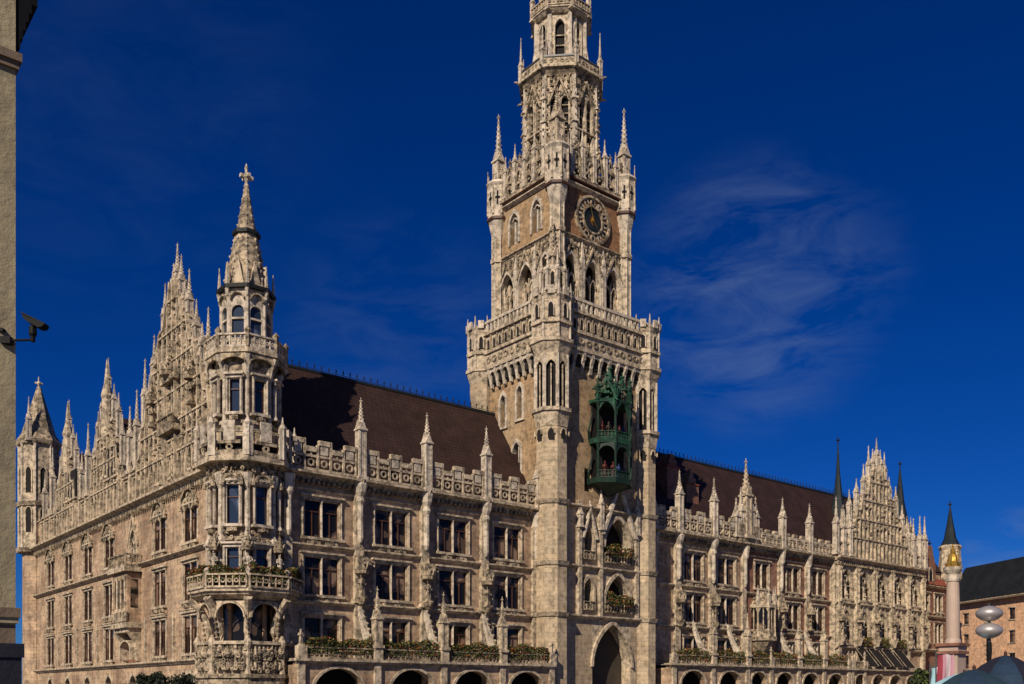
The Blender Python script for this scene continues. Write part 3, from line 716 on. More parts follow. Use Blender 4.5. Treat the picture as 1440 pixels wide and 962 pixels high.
# west gables
G1 = [(20.6, 9.2), (24.2, 9.0), (24.4, 8.3), (27, 7.7), (27.2, 6.9), (29.5, 6.3), (29.7, 5.4), (32, 4.7), (32.2, 3.8), (34.5, 3.1), (34.7, 2.2), (36.5, 1.5), (36.7, .9), (38.5, .5)]
mb = gable(G1, [(0, 35.5, 42.0), (-.9, 35.5, 40.4), (.9, 35, 40.6), (-1.9, 34, 38.2), (1.8, 34, 38.0), (-3.0, 32, 39.5), (2.75, 32, 38.8), (-4.4, 30.5, 35.4), (4.35, 30, 35.6), (-5.8, 28.5, 35.6), (5.6, 28.5, 33.2), (-7.1, 26.5, 32.2), (6.9, 26.5, 34.3), (-8.3, 25, 34.2), (8.2, 24.6, 31.2), (-9.1, 22.5, 29), (9.0, 21.5, 28.6)], .0, .9, 1.15, pw=.62)
mb.m('trim')
mb.box(-1.3, -1.1, -.5, 0, 20.6, 31); mb.box(1.1, 1.3, -.5, 0, 20.6, 31)
mb.m('carved'); mb.box(-1.9, 1.9, -.9, 0, 25.0, 25.5); mb.push(0, -.8); balus_tracery(mb, -1.8, 1.8, 25.5, .9, 0, .5, 'carved'); mb.pop()
mb.box(-1.7, 1.7, -.7, 0, 29.5, 30.0); canopy(mb, 0, -.5, 30, 1.6, 2.6)
for x in (-4.6, 4.6): statue(mb, x, -.4, 26.5, 2.0); canopy(mb, x, -.4, 28.6, 1.1, 2.0)
mb.build('gable', TH, (0, 12.5, 0), RW)
window((0, 12.5, 26.3), RW, 1.7, 3.2, name='gable_window')
for x in (-4.1, 0, 4.1): window((0, 12.5+x, 21.3), RW, 1.5, 2.9, name='gable_window')
G2 = [(20.6, 5.4), (24.0, 5.2), (24.2, 4.6), (27, 4.2), (27.2, 2.6), (28.6, 2.2), (28.8, 1.2), (31, .9)]
for yc, sc_, ht in ((31.8, .9, 0), (46.2, .8, -1.0)):
    P = [(z if z < 21 else z+ht, h*sc_) for z, h in G2]
    mb = gable(P, [(0, 31.5+ht, 37.1+ht), (-2.1*sc_, 30+ht, 33.8+ht), (2.1*sc_, 30+ht, 33.8+ht), (-3.7*sc_, 28+ht, 32.2+ht), (3.7*sc_, 28+ht, 32.6+ht), (-5*sc_, 25+ht, 30+ht), (5*sc_, 25+ht, 30.2+ht)], .0, .8, 1.1, pw=.5)
    mb.m('dark'); mb.box(.5, 4.2, -.2, -.02, 24.1, 27.3); mb.m('trim'); mb.box(.3, 4.6, -.42, -.02, 23.9, 24.1)
    mb.m('trim'); mb.lathe(0, .1, [(28+ht, .3), (29+ht, .6), (32.6+ht, .45), (33+ht, .6), (34.2+ht, .3), (36.8+ht, .04)], 8)
    mb.m('roof'); mb.extx([(.8, 21), (.8, 24), (8, 24), (8, 21)], -5*sc_, 5*sc_)
    a = [mb.P(x, y, z) for x, y, z in ((-5*sc_, .85, 23.5), (0, .85, 31+ht), (5*sc_, .85, 23.5), (-5*sc_, 8.2, 23.5), (0, 8.2, 31+ht), (5*sc_, 8.2, 23.5))]
    mb.F(a[0], a[1], a[4], a[3]); mb.F(a[1], a[2], a[5], a[4])
    mb.build('gable', TH, (0, yc, 0), RW); window((0, yc, 24.6), RW, 1.3, 2.6, name='gable_window')
mb = MB(); mb.m('roof')   # gable 1 cross roof
a = [mb.P(x, y, z) for x, y, z in ((-7.4, .9, 23.5), (0, .9, 32.6), (7.4, .9, 23.5), (-5.4, 8.2, 23.5), (0, 8.2, 31.6), (5.4, 8.2, 23.5))]
mb.F(a[0], a[1], a[4], a[3]); mb.F(a[1], a[2], a[5], a[4]); mb.F(a[3], a[4], a[5]); mb.build('cross_roof', TH, (0, 12.5, 0), RW)
# thin pinnacles between west gables and north-west turret
for yy, z0, z1 in ((22.6, 23.6, 31.6), (24.6, 23.6, 30.4), (38.3, 23.6, 31.8), (40.6, 23.6, 29), (52.6, 23.6, 32), (56, 23.6, 29.5), (3.6, 23.4, 30.8), (2.6, 23.4, 28.6)): mb = MB(); pinnacle(mb, 0, .1, z0, .6, z1-z0, 6, .55); mb.build('pinnacle', TH, (0, yy, 0), RW)
def oct_faces(cx, cy, r, fn, ks=range(8)):
    for k in ks: fn(k, cx+r*cos(k*pi/4), cy+r*sin(k*pi/4), k*pi/4+pi/2)
def oct_turret_shell(mb, cx, cy, z0, z1, R, m='trim'): mb.m(m); mb.frus(cx, cy, z0, z1, R, R, 8)
mb = MB(); tx, ty = .6, 61.2
oct_turret_shell(mb, tx, ty, 0, 20.2, 1.9, 'wall'); oct_turret_shell(mb, tx, ty, 20.2, 34, 2.3); mb.m('carved')
for z in (20.2, 26, 33.8): mb.frus(tx, ty, z-.25, z+.25, 2.6, 2.75, 8)
for k in range(8):
    a = pi/8+k*pi/4; mb.m('pale'); mb.lathe(tx+2.3*cos(a), ty+2.3*sin(a), [(20.5, .25), (21, .15), (33.2, .15), (33.6, .3)], 6)
    A = k*pi/4; mb.push(tx+2.13*cos(A), ty+2.13*sin(A), 0, A+pi/2)
    for z in (27.4, 22.4):
        mb.m('dark'); arch_solid(mb, 0, z, z+2.6, .7, -.01); mb.m('trim'); arch_ring(mb, 0, z+2.6, .7, .14, -.1, -.015, 'pointed', 2.6)
    mb.pop()
mb.m('carved'); mb.lathe(tx, ty, [(34.1, 2.7), (35.2, 2.0), (41.2, .25)], 8); mb.m('pale'); finial(mb, tx, ty, 41.1, 1.2)
pinnacle(mb, tx-1.6, ty-1.9, 33.8, .6, 5.5, 4)
mb.build('corner_turret', TH)

# ================================================================== SOUTH-WEST CORNER TURRET
cx, cy = 1.95, 1.95
mb = MB(); RB_ = 2.8; ap = cos(pi/8)
mb.m('wall'); mb.frus(cx, cy, 0, 6.2, RB_, RB_, 8); mb.m('glass'); mb.frus(cx, cy, 6.2, 9.5, 1.9, 1.9, 8); mb.m('wall'); [mb.frus(cx+1.9*cos(pi/8+k*pi/4), cy+1.9*sin(pi/8+k*pi/4), 6.2, 9.5, .2, .2, 6) for k in range(8)]; mb.frus(cx, cy, 9.5, 22, RB_, RB_, 8)
mb.m('trim')
for z, r in ((14.3, 3.1), (9.9, 4.3), (19.4, 3.1)): mb.frus(cx, cy, z-.12, z+.15, r-.1, r, 8)
mb.frus(cx, cy, 9.3, 9.8, 3.2, 4.4, 8); mb.frus(cx, cy, 10.05, 10.3, 4.5, 4.5, 8)
mb.m('carved'); mb.frus(cx, cy, 19.6, 20.2, 2.9, 3.3, 8); mb.m('trim'); mb.frus(cx, cy, 20.2, 20.6, 3.95, 3.95, 8)
mb.m('carved')     # relief base
mb.frus(cx, cy, 0, 3.4, 3.9, 3.9, 8); mb.frus(cx, cy, 3.4, 3.7, 4.1, 4.1, 8); mb.frus(cx, cy, 3.7, 6.0, 3.7, 3.7, 8); mb.m('trim'); mb.frus(cx, cy, 6.0, 6.25, 4.0, 4.0, 8)
for k in range(8):
    a = pi/8+k*pi/4; A = k*pi/4; ux, uy = cos(a), sin(a)
    mb.m('trim')
    mb.lathe(cx+3.75*ux, cy+3.75*uy, [(3.7, .3), (4, .2), (5.6, .2), (6.2, .34), (6.7, .1)], 8)
    mb.tube([(cx+2.9*ux, cy+2.9*uy, 5.9, .34), (cx+2.85*ux, cy+2.85*uy, 7.0, .3), (cx+3.1*ux, cy+3.1*uy, 8.0, .27), (cx+3.6*ux, cy+3.6*uy, 8.9, .3), (cx+4.25*ux, cy+4.25*uy, 9.6, .34)], .3, 8); mb.m('carved'); crockets(mb, (cx+3.2*ux, cy+3.2*uy, 6.3), (cx+3.5*ux, cy+3.5*uy, 8.6), 6, .35); mb.m('trim')
    mb.m('pale'); mb.lathe(cx+RB_*ux, cy+RB_*uy, [(10.3, .34), (10.8, .22), (13.4, .22), (13.8, .4), (14.2, .45), (14.6, .24), (18.2, .2), (18.6, .36), (19.4, .5)], 8)
    mb.lathe(cx+4.2*ux, cy+4.2*uy, [(10.3, .22), (11.5, .22), (11.7, .32), (11.9, .1)], 6)
    mb.lathe(cx+3.8*ux, cy+3.8*uy, [(20.6, .25), (22.9, .22), (23.1, .34), (23.5, .1), (24.0, .04)], 6)
    mb.push(cx+3.3*cos(A), cy+3.3*sin(A), 0, A+pi/2)   # arches below the balcony
    mb.m('trim'); arch_fill(mb, 0, 8.1, 2.5, 9.4, -.12, .12, 'round'); arch_ring(mb, 0, 8.1, 2.2, .12, -.25, -.13, 'round')
    mb.pop()
    mb.push(cx+3.42*cos(A), cy+3.42*sin(A), 0, A+pi/2)
    rnd = random.Random(k)
    for j in range(16):
        mb.m(('carved', 'trim')[j % 2]); x = -1.2+2.4*(j % 8)/7; z = 4.0+(j//8)*1.0
        mb.lathe(x, -.1, [(z, .1), (z+.3, .2), (z+.6, .16), (z+.68, .06), (z+.75, .11), (z+.9, .03)], 6)
    mb.pop()
    mb.push(cx+4.16*cos(A), cy+4.16*sin(A), 0, A+pi/2); balus_tracery(mb, -1.6, 1.6, 10.3, 1.1, 0, .5, 'trim'); mb.pop()
    mb.push(cx+3.55*cos(A), cy+3.55*sin(A), 0, A+pi/2)
    mb.m('pale'); mb.box(-.45, .45, -.12, .1, 21.7, 23.3); mb.box(-1.35, -1.1, -.14, .1, 20.6, 23); mb.box(1.1, 1.35, -.14, .1, 20.6, 23)
    mb.m('carved'); mb.box(-1.38, 1.38, -.1, .08, 20.6, 21.0); mb.box(-.9, .9, -.12, .1, 21.5, 21.75); mb.ring(0, 21.25, .14, .3, -.08, .05, 8)
    mb.box(-1.2, -.5, -.12, .1, 22.4, 22.65); mb.box(.5, 1.2, -.12, .1, 22.4, 22.65)
    mb.m('dark'); mb.box(-1.1, 1.1, .3, .34, 20.6, 21.6)
    mb.pop()
for k in (4, 5, 6, 7):
    A = k*pi/4; mb.push(cx+3.5*cos(A), cy+3.5*sin(A), 0, A+pi/2); clutter(mb, -1.3, 1.3, 3.9, 5.6, -.12, 60, .3, k); mb.pop()
    mb.push(cx+2.7*cos(A), cy+2.7*sin(A), 0, A+pi/2); clutter(mb, -.9, .9, 13.9, 15.1, -.12, 14, .25, k+9); clutter(mb, -.9, .9, 19.0, 20.0, -.3, 18, .3, k+19); mb.pop()
mb.build('turret_base', TH)
def tw(k, r, z, w, h, kind='rect', lights=1, hood='flat', g='glassblue', depth=.3):
    A = k*pi/4; return window((cx+r*cos(A), cy+r*sin(A), z), A+pi/2, w, h, kind, lights, hood, name='turret_window', g=g, depth=-.05, fm='pale')
for k in (4, 5, 6, 7):
    A = k*pi/4; r = RB_*ap
    # panes sit just proud of the solid core, their surrounds stand well in front
    for (z, h, kd) in ((11.2, 2.4, 'rect'), (15.4, 3.1, 'rect')):
        pm, fm = win_meshes(1.15, h, kd, 1, 'wheel' if z > 15 else 'flat', depth=.3, g='glassblue', fm='pale')
        o = link('turret_window', pm, TH, (cx+(r+.33)*cos(A), cy+(r+.33)*sin(A), z), A+pi/2); link('window_frame', fm, o)
for k in (4, 5, 6):
    s = MB(); a = pi/8+k*pi/4; statue(s, cx+3.5*cos(a), cy+3.5*sin(a), 11.3, 1.9, 'pale', a+pi/2); canopy(s, cx+3.5*cos(a), cy+3.5*sin(a), 13.3, .9, 1.5); s.build('statue', TH)
mb = MB(); mb.m('trim'); mb.frus(cx, cy, 20.6, 28.0, 2.4, 2.4, 8); mb.frus(cx, cy, 23.4, 23.65, 2.62, 2.62, 8)
mb.m('carved'); mb.frus(cx, cy, 27.6, 28.8, 2.42, 2.55, 8); mb.m('trim'); mb.frus(cx, cy, 28.8, 29.2, 3.25, 3.25, 8)
for k in range(8):
    a = pi/8+k*pi/4; A = k*pi/4; mb.m('pale'); mb.lathe(cx+2.4*cos(a), cy+2.4*sin(a), [(20.6, .3), (23.4, .26), (23.8, .18), (26.9, .17), (27.3, .3), (28.0, .42)], 8)
    mb.push(cx, cy, 0, a); mb.extx([(0, 0)]*3, 0, 0) if False else None; mb.pop()
    mb.tube([(cx+2.4*cos(a), cy+2.4*sin(a), 26.9, .16), (cx+2.7*cos(a), cy+2.7*sin(a), 27.9, .22), (cx+3.05*cos(a), cy+3.05*sin(a), 28.7, .28)], .3, 6)
    mb.push(cx+2.8*cos(A), cy+2.8*sin(A), 0, A+pi/2); mb.m('carved'); arch_fill(mb, 0, 27.9, 2.0, 28.79, -.1, .12, 'seg'); mb.pop()
    mb.lathe(cx+3.1*cos(a), cy+3.1*sin(a), [(29.2, .2), (30.3, .2), (30.5, .28), (30.8, .05)], 6)
    mb.push(cx+2.88*cos(A), cy+2.88*sin(A), 0, A+pi/2); balus_tracery(mb, -1.1, 1.1, 29.2, 1.05, 0, .42, 'pale'); mb.pop()
mb.build('turret_upper_storey', TH)
for k in (4, 5, 6, 7):
    A = k*pi/4; r = 2.4*ap+.32
    pm, fm = win_meshes(1.0, 2.7, 'rect', 1, 'flat', depth=.3, g='glassblue', fm='pale')
    o = link('turret_window', pm, TH, (cx+r*cos(A), cy+r*sin(A), 24.2), A+pi/2); link('window_frame', fm, o)
mb = MB(); mb.m('pale')
mb.frus(cx, cy, 33.2, 34.2, 2.0, 2.0, 8); mb.frus(cx, cy, 28.9, 30.3, 1.98, 1.98, 8)
for k in range(8):
    a = pi/8+k*pi/4; A = k*pi/4
    mb.m('pale'); mb.lathe(cx+1.88*cos(a), cy+1.88*sin(a), [(29.2, .22), (33.4, .2), (33.8, .32)], 6)
    mb.push(cx+1.83*cos(A), cy+1.83*sin(A), 0, A+pi/2)
    mb.m('pale'); mb.box(-.72, -.5, -.02, .2, 30.2, 33.3); mb.box(.5, .72, -.02, .2, 30.2, 33.3); mb.box(-.5, .5, .0, .15, 31.8, 31.95); arch_fill(mb, 0, 32.4, 1.0, 33.3, -.02, .2, 'round')
    mb.m('glassblue'); mb.quad((-.5, .17, 30.2), (.5, .17, 30.2), (.5, .17, 33.3), (-.5, .17, 33.3))
    mb.m('carved'); arch_ring(mb, 0, 33.3, 1.0, .12, -.25, -.02, 'round'); mb.pop()
    mb.m('pale'); mb.frus(cx+2.1*cos(a), cy+2.1*sin(a), 34.2, 36.3, .18, .03, 4); mb.frus(cx+2.1*cos(a), cy+2.1*sin(a), 33.6, 34.3, .1, .24, 6)
mb.m('slate'); mb.frus(cx, cy, 34.2, 34.5, 2.35, 2.35, 8)
mb.build('turret_lantern', TH)
mb = MB(); mb.m('carved'); mb.lathe(cx, cy, [(34.5, 1.9), (35.4, 1.6), (39.2, .9)], 8); mb.m('slate'); mb.frus(cx, cy, 39.1, 39.4, 1.12, 1.12, 8)
mb.m('carved'); mb.lathe(cx, cy, [(39.4, .78), (43.4, .14)], 8)
for k in range(8):
    a = pi/8+k*pi/4; crockets(mb, (cx+1.75*cos(a), cy+1.75*sin(a), 35), (cx+.92*cos(a), cy+.92*sin(a), 39), 6, .26); crockets(mb, (cx+.76*cos(a), cy+.76*sin(a), 39.6), (cx+.16*cos(a), cy+.16*sin(a), 43.2), 5, .16)
    A = k*pi/4; mb.push(cx+1.55*cos(A), cy+1.55*sin(A), 0, A+pi/2); mb.m('trim'); mb.ext([(-.45, 34.6), (.45, 34.6), (0, 36.6)], -.15, .3); mb.m('pale'); mb.pop()
finial(mb, cx, cy, 43.2, 1.5); mb.build('turret_spire', TH)

# ================================================================== CLOCK TOWER
X0, X1, Y0, Y1 = 32.4, 45.2, -1.7, 10.2
mb = MB(); mb.m('ashlar')
opsS = [(39.1, 42.9, 15.6, 20.3), (36.1, 37.5, 15.8, 18.6), (39.1, 42.9, 10.5, 14.4), (36.1, 37.5, 10.6, 13.6), (37.4, 43.0, 0, 9.3), (36.3, 37.5, 22.6, 24.9)]
mb.push(0, Y0); wall(mb, X0, X1, 0, 20.9, opsS[:5], 0, 1.3); mb.m('towerwall'); wall(mb, X0, X1, 20.9, 36.4, opsS[5:], 0, 1.3)
mb.m('towerwall'); mb.quad((X0, 1.3, 0), (X1, 1.3, 0), (X1, 1.3, 21), (X0, 1.3, 21))
for o in opsS: mb.m('bark' if o[2] == 0 else 'dark'); mb.quad((o[0], 1.28, o[2]), (o[1], 1.28, o[2]), (o[1], 1.28, o[3]), (o[0], 1.28, o[3]))  # brown sheet closes the portal, its colour standing in for the shaded depth
for c, w, zs, zt in ((41, 3.8, 17.2, 20.3), (41, 3.8, 11.4, 14.4), (40.2, 5.6, 4.9, 9.3)):
    kd = 'pointed'; ah = arch_h(w, kd); s_ = (zt-zs)/ah; p = arch(w, kd)
    mb.m('trim')
    for (xa, za), (xb, zb) in zip(p, p[1:]):
        mb.ext([(c+xa, zs+za*s_), (c+xb, zs+zb*s_), (c+xb, zt+.002), (c+xa, zt+.002)], 0.0, 1.2)
        k = (w+.6)/w; mb.ext([(c+xa, zs+za*s_), (c+xb, zs+zb*s_), (c+xb*k, zs+zb*s_*k), (c+xa*k, zs+za*s_*k)], -.25, -.003)
for zs, zt in ((17.6, 18.6), (12.6, 13.6)): mb.m('trim'); arch_fill(mb, 36.8, zs, 1.4, zt+.25, 0, 1.2); arch_ring(mb, 36.8, zs, 1.4, .22, -.2, -.003, 'pointed', 1.8)
mb.m('trim')
for z, h, o in ((20.9, .4, .5), (14.9, .35, .45), (9.9, .4, .5)): moulding(mb, X0, X1, z, h, o)
for x in (35.4, 38.35, 43.7): mb.box(x-.22, x+.22, -.4, .0, 9.9, 21.5)
for z in (15.6, 10.5): balus_tracery(mb, 39.0, 43.0, z, 1.05, -.2, .45, 'carved'); balus_tracery(mb, 36.0, 37.6, z+.1, .9, -.2, .4, 'carved')
mb.m('pale')    # gable over the upper loggia
for s_ in (-1, 1):
    mb.ext([(41+s_*2.3, 18.4), (41+s_*2.65, 18.4), (41+s_*.1, 23.9), (41, 23.4)], -.55, -.1); crockets(mb, (41+s_*2.6, -.35, 18.6), (41, -.35, 23.8), 8, .4)
    mb.ext([(36.8+s_*.9, 17.8), (36.8+s_*1.1, 17.8), (36.8, 20.9), (36.8, 20.5)], -.5, -.1); crockets(mb, (36.8+s_*1.05, -.3, 18), (36.8, -.3, 20.8), 4, .3)
finial(mb, 41, -.35, 23.6, 1.2); finial(mb, 36.8, -.3, 20.7, .8)
for x, zt in ((38.35, 24.2), (43.7, 23.6), (35.4, 21.5)): pinnacle(mb, x, -.35, 18.8, .5, zt-18.8, 4)
mb.pop()
# west face
mb.push(X0, Y1, 0, -pi/2)    # local x = Y1 - y
wl = Y1-Y0
ow_ = [(Y1-6.4-.45, Y1-6.4+.45, 30.1, 33.4), (Y1-3.7-.45, Y1-3.7+.45, 30.4, 33.7), (Y1-4.2-.65, Y1-4.2+.65, 24.4, 28.0)]
mb.m('towerwall'); wall(mb, 0, wl, 0, 36.4, ow_, 0, .5); mb.m('dark')
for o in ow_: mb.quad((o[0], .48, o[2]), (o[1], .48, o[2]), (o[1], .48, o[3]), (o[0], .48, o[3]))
mb.m('pale')
for o in ow_:
    c = (o[0]+o[1])/2; w = o[1]-o[0]; arch_fill(mb, c, o[3]-arch_h(w), w, o[3]+.01, 0, .4); arch_ring(mb, c, o[3]-arch_h(w), w, .26, -.14, -.003, 'pointed', o[3]-o[2]-arch_h(w)+.05)
    mb.box(o[0]-.3, o[1]+.3, -.2, .0, o[2]-.3, o[2]-.05); mb.box(c-.05, c+.05, .2, .3, o[2], o[3]-.3)
mb.pop()
mb.m('towerwall'); mb.box(X1-.3, X1, Y0+.01, Y1, 0, 36.4); mb.box(X0+.01, X1, Y1-.3, Y1, 0, 36.4)
mb.build('clock_tower', TH)
def corner_shaft(mb, x, y, z0=0, taper=False, r=1.7):
    mb.m('ashlar')
    if taper: mb.lathe(x, y, [(29.0, .3), (31, 1.0), (34, r), (36.2, r)], 8)
    else:
        mb.frus(x, y, z0, 29.4, r*.92, r*.92, 8); mb.m('trim')
        for z in (9.9, 14.9, 20.9): mb.frus(x, y, z-.2, z+.2, r*1.0, r*1.12, 8)
        mb.frus(x, y, 28.2, 29.6, r*.95, r*1.1, 8); mb.frus(x, y, 29.6, 29.95, r*1.2, r*1.2, 8)
        mb.m('dark'); mb.frus(x, y, 29.9, 35, r*.78, r*.78, 8)
        for k in range(8):
            a = pi/8+k*pi/4; A = k*pi/4
            mb.m('pale'); mb.frus(x+r*.95*cos(a), y+r*.95*sin(a), 29.9, 35.2, .2, .2, 6)
            mb.push(x+r*.9*cos(A), y+r*.9*sin(A), 0, A+pi/2); mb.m('trim'); arch_fill(mb, 0, 33.7, r*.58, 35.4, -.06, .12); 
            mb.m('trim'); mb.box(-.06, .06, -.04, .06, 29.9, 34.2); arch_ring(mb, 0, 27.4, r*.35, .07, -.16, -.01); mb.m('dark'); arch_solid(mb, 0, 26.9, 27.4, r*.34, -.105); mb.pop()
    mb.m('trim'); mb.frus(x, y, 35, 36.3, r*.95, r*1.25, 8)
    mb.frus(x, y, 36.3, 36.65, r*1.32, r*1.32, 8); mb.m('trim'); mb.frus(x, y, 36.6, 40.8, r*1.12, r*1.12, 8); mb.frus(x, y, 38.1, 38.4, r*1.26, r*1.26, 8); mb.frus(x, y, 40.4, 40.8, r*1.14, r*1.24, 8)
    for k in range(8):
        a = pi/8+k*pi/4; A = k*pi/4; mb.m('pale'); mb.frus(x+r*1.12*cos(a), y+r*1.12*sin(a), 36.6, 40.6, .13, .13, 6)
        mb.push(x+r*1.08*cos(A), y+r*1.08*sin(A), 0, A+pi/2); mb.m('dark'); arch_solid(mb, 0, 38.7, 39.6, r*.28, .035-.07); mb.m('pale'); arch_ring(mb, 0, 39.6, r*.28, .1, -.12, -.036, 'pointed', .9)
        mb.box(-.3, .3, -.25, -.02, 40.8, 41.6); mb.pop()
        mb.frus(x+r*1.16*cos(a), y+r*1.16*sin(a), 40.8, 42.2, .17, .03, 4)
mb = MB(); corner_shaft(mb, 32.35, -1.2, 0, False, 1.75); mb.build('tower_stair_turret', TH)
mb = MB(); corner_shaft(mb, 45.4, -1.2, 0, False, 1.6); mb.build('tower_stair_turret', TH)
mb = MB(); corner_shaft(mb, 32.4, 9.9, 0, True, 1.45); mb.build('tower_stair_turret', TH)
mb = MB(); corner_shaft(mb, 45.4, 9.9, 0, True, 1.45); mb.build('tower_stair_turret', TH)
# gallery
mb = MB(); gx0, gx1, gy0, gy1 = 31.7, 45.9, -2.2, 10.7
def gal_side(mb, L_):
    mb.m('dark'); mb.box(.8, L_-.8, .28, .5, 34.9, 36.2)
    mb.m('pale'); n = 9
    for k in range(n+1):
        x = 1.7+(L_-3.4)*k/n
        mb.extx([(.5, 34.3), (.3, 34.4), (.12, 35.3), (-.15, 35.9), (-.15, 36.3), (.5, 36.3)], x-.17, x+.17)
        if k < n: arch_fill(mb, x+(L_-3.4)/n/2, 35.6, (L_-3.4)/n-.34, 36.35, -.05, .2, 'round')
    mb.m('trim'); mb.box(0, L_, -.2, .6, 36.3, 36.62); mb.m('trim'); mb.box(0, L_, -.02, .5, 36.6, 40.1)
    mb.m('trim'); mb.box(0, L_, -.22, .5, 38.0, 38.3); mb.box(0, L_, -.3, .5, 39.95, 40.25)
    mb.m('carved'); x = 1.2
    while x < L_-1.0:
        mb.box(x, x+.14, -.16, -.02, 38.3, 39.95); mb.m('dark'); arch_solid(mb, x+.55, 38.45, 39.1, .42, -.035); mb.m('trim'); arch_ring(mb, x+.55, 39.1, .42, .1, -.12, -.04, 'pointed', .6)
        mb.m('carved'); mb.ring(x+.55, 37.3, .2, .36, -.12, -.02, 8); x += .97
    mb.m('pale'); mb.box(0, L_, -.18, .1, 41.2, 41.48)
    x = .6
    while x < L_-.5: mb.m('pale'); mb.box(x, x+.2, -.12, .1, 40.25, 41.2); x += .62
for (px, py, rot, L_) in ((gx0, gy0, 0, gx1-gx0), (gx0, gy1, -pi/2, gy1-gy0), (gx1, gy0, pi/2, gy1-gy0), (gx1, gy1, pi, gx1-gx0)):
    mb.push(px, py, 0, rot); gal_side(mb, L_); mb.pop()
mb.m('paving'); mb.box(gx0+.4, gx1-.4, gy0+.4, gy1-.4, 36.2, 36.5)
mb.box(gx0+.45, gx1-.45, gy0+.45, gy1-.45, 39.7, 39.9)
mb.build('tower_gallery', TH)
# upper shaft
ZM = [(41, 41), (47.7, 48.45), (53, 53.85), (56, 56.9), (64.5, 65.0)]
ZO = [(53.5, 54.3), (68.9, 66.4), (70.4, 67.75), (76.4, 73.5), (90, 86)]
ux0, ux1, uy0, uy1 = 33.7, 43.3, -.5, 8.85; UC = ((ux0+ux1)/2, (uy0+uy1)/2)
mb = MB()
def up_side(mb, L_, south):
    c3 = [L_/2-3.05, L_/2, L_/2+3.05]
    ops = [(c-1.12, c+1.12, 40.4, 46.1) for c in c3]
    mb.m('trim'); wall(mb, 0, L_, 39.8, 47.7, ops, 0, 1.1)
    for c in c3:
        mb.m('pale'); arch_fill(mb, c, 44.15, 2.24, 46.15, 0, .5); arch_ring(mb, c, 44.15, 2.24, .17, -.22, -.003, 'pointed', 3.4)
        mb.m('trim'); mb.box(c-.07, c+.07, .25, .4, 41.4, 44.9)
        for q in (-.48, .48): arch_ring(mb, c+q, 43.9, .7, .1, .25, .4)
        if not south: mb.m('trim'); mb.box(c-1.1, c-.6, .3, .5, 40.4, 44.2); mb.box(c+.6, c+1.1, .3, .5, 40.4, 44.2)
        mb.m('dark' if south else 'carved'); mb.quad((c-1.12, 1.09, 40.4), (c+1.12, 1.09, 40.4), (c+1.12, 1.09, 46.1), (c-1.12, 1.09, 46.1))
        mb.m('carved')
        for s_ in (-1, 1): mb.ext([(c+s_*1.15, 45.0), (c+s_*1.35, 45.0), (c+s_*.03, 47.4), (c, 47.1)], -.35, -.05); crockets(mb, (c+s_*1.3, -.2, 45.1), (c, -.2, 47.3), 5, .26)
        for j in range(-2, 3): mb.m('carved'); arch_ring(mb, c+j*.56, 46.7, .32, .08, -.14, -.003, 'pointed', .6)
    clutter(mb, .3, L_-.3, 46.3, 47.3, -.1, 70, .3, int(L_))
    clutter(mb, .2, L_-.2, 53.9, 55.6, -.3, 50, .35, int(L_)+1)
    for x in (L_/2-4.5, L_/2-1.52, L_/2+1.52, L_/2+4.5): mb.m('pale'); mb.box(x-.26, x+.26, -.34, 0, 41, 46); mb.frus(x, -.18, 46, 47.6, .28, .03, 4)
    mb.m('trim'); moulding(mb, 0, L_, 47.7, .3, .35)
    ow = [] if south else [(L_/2-1.95-.7, L_/2-1.95+.7, 48.7, 51.9), (L_/2+1.6-.7, L_/2+1.6+.7, 48.7, 51.9)]
    mb.m('clockwall' if south else 'towerwall'); wall(mb, 0, L_, 47.7, 53.1, ow, 0, .5)
    for o in ow:
        c = (o[0]+o[1])/2; mb.m('pale'); arch_fill(mb, c, 50.7, 1.4, 51.95, 0, .4); arch_ring(mb, c, 50.7, 1.4, .24, -.16, -.003, 'pointed', 2.0)
        mb.box(c-.1, c+.1, .05, .3, 48.7, 51.0); arch_ring(mb, c, 51.1, .5, .12, -.02, .2, 'round')
        mb.m('dark'); mb.quad((o[0], .48, o[2]), (o[1], .48, o[2]), (o[1], .48, o[3]), (o[0], .48, o[3]))
    mb.m('pale'); moulding(mb, 0, L_, 52.9, .35, .45); mb.m('wood'); moulding(mb, 0, L_, 53.25, .3, .6); mb.m('carved'); mb.box(0, L_, -.55, .2, 53.4, 53.75)
    # crown parapet of gablets and pinnacles
    n = 6; d = L_/n
    for k in range(n+1):
        x = k*d; pinnacle(mb, x, -.3, 53.7, .48, 4.6 if k % 2 else 5.4, 4, .62)
        if k < n:
            xm = x+d/2; mb.m('dark'); mb.box(x+.3, x+d-.3, -.2, -.15, 53.75, 54.5)
            mb.m('carved'); arch_ring(mb, xm, 55.2, d-.85, .16, -.42, -.15, 'pointed', 1.4)
            for s_ in (-1, 1): mb.ext([(xm+s_*(d/2-.25), 55.2), (xm+s_*(d/2-.08), 55.2), (xm, 57.2), (xm, 56.8)], -.42, -.18); crockets(mb, (xm+s_*(d/2-.1), -.3, 55.4), (xm, -.3, 57.1), 3, .22)
            finial(mb, xm, -.3, 57, .6); mb.m('trim'); mb.box(x+.25, x+d-.25, -.36, -.1, 54.5, 54.72); mb.box(xm-.05, xm+.05, -.3, -.15, 54.6, 56.0)
for (px, py, rot, L_, s_) in ((ux0, uy0, 0, ux1-ux0, True), (ux0, uy1, -pi/2, uy1-uy0, False), (ux1, uy0, pi/2, uy1-uy0, False), (ux1, uy1, pi, ux1-ux0, False)):
    mb.push(px, py, 0, rot); up_side(mb, L_, s_); mb.pop()
mb.m('slate'); mb.box(ux0+.2, ux1-.2, uy0+.2, uy1-.2, 53.2, 53.6)
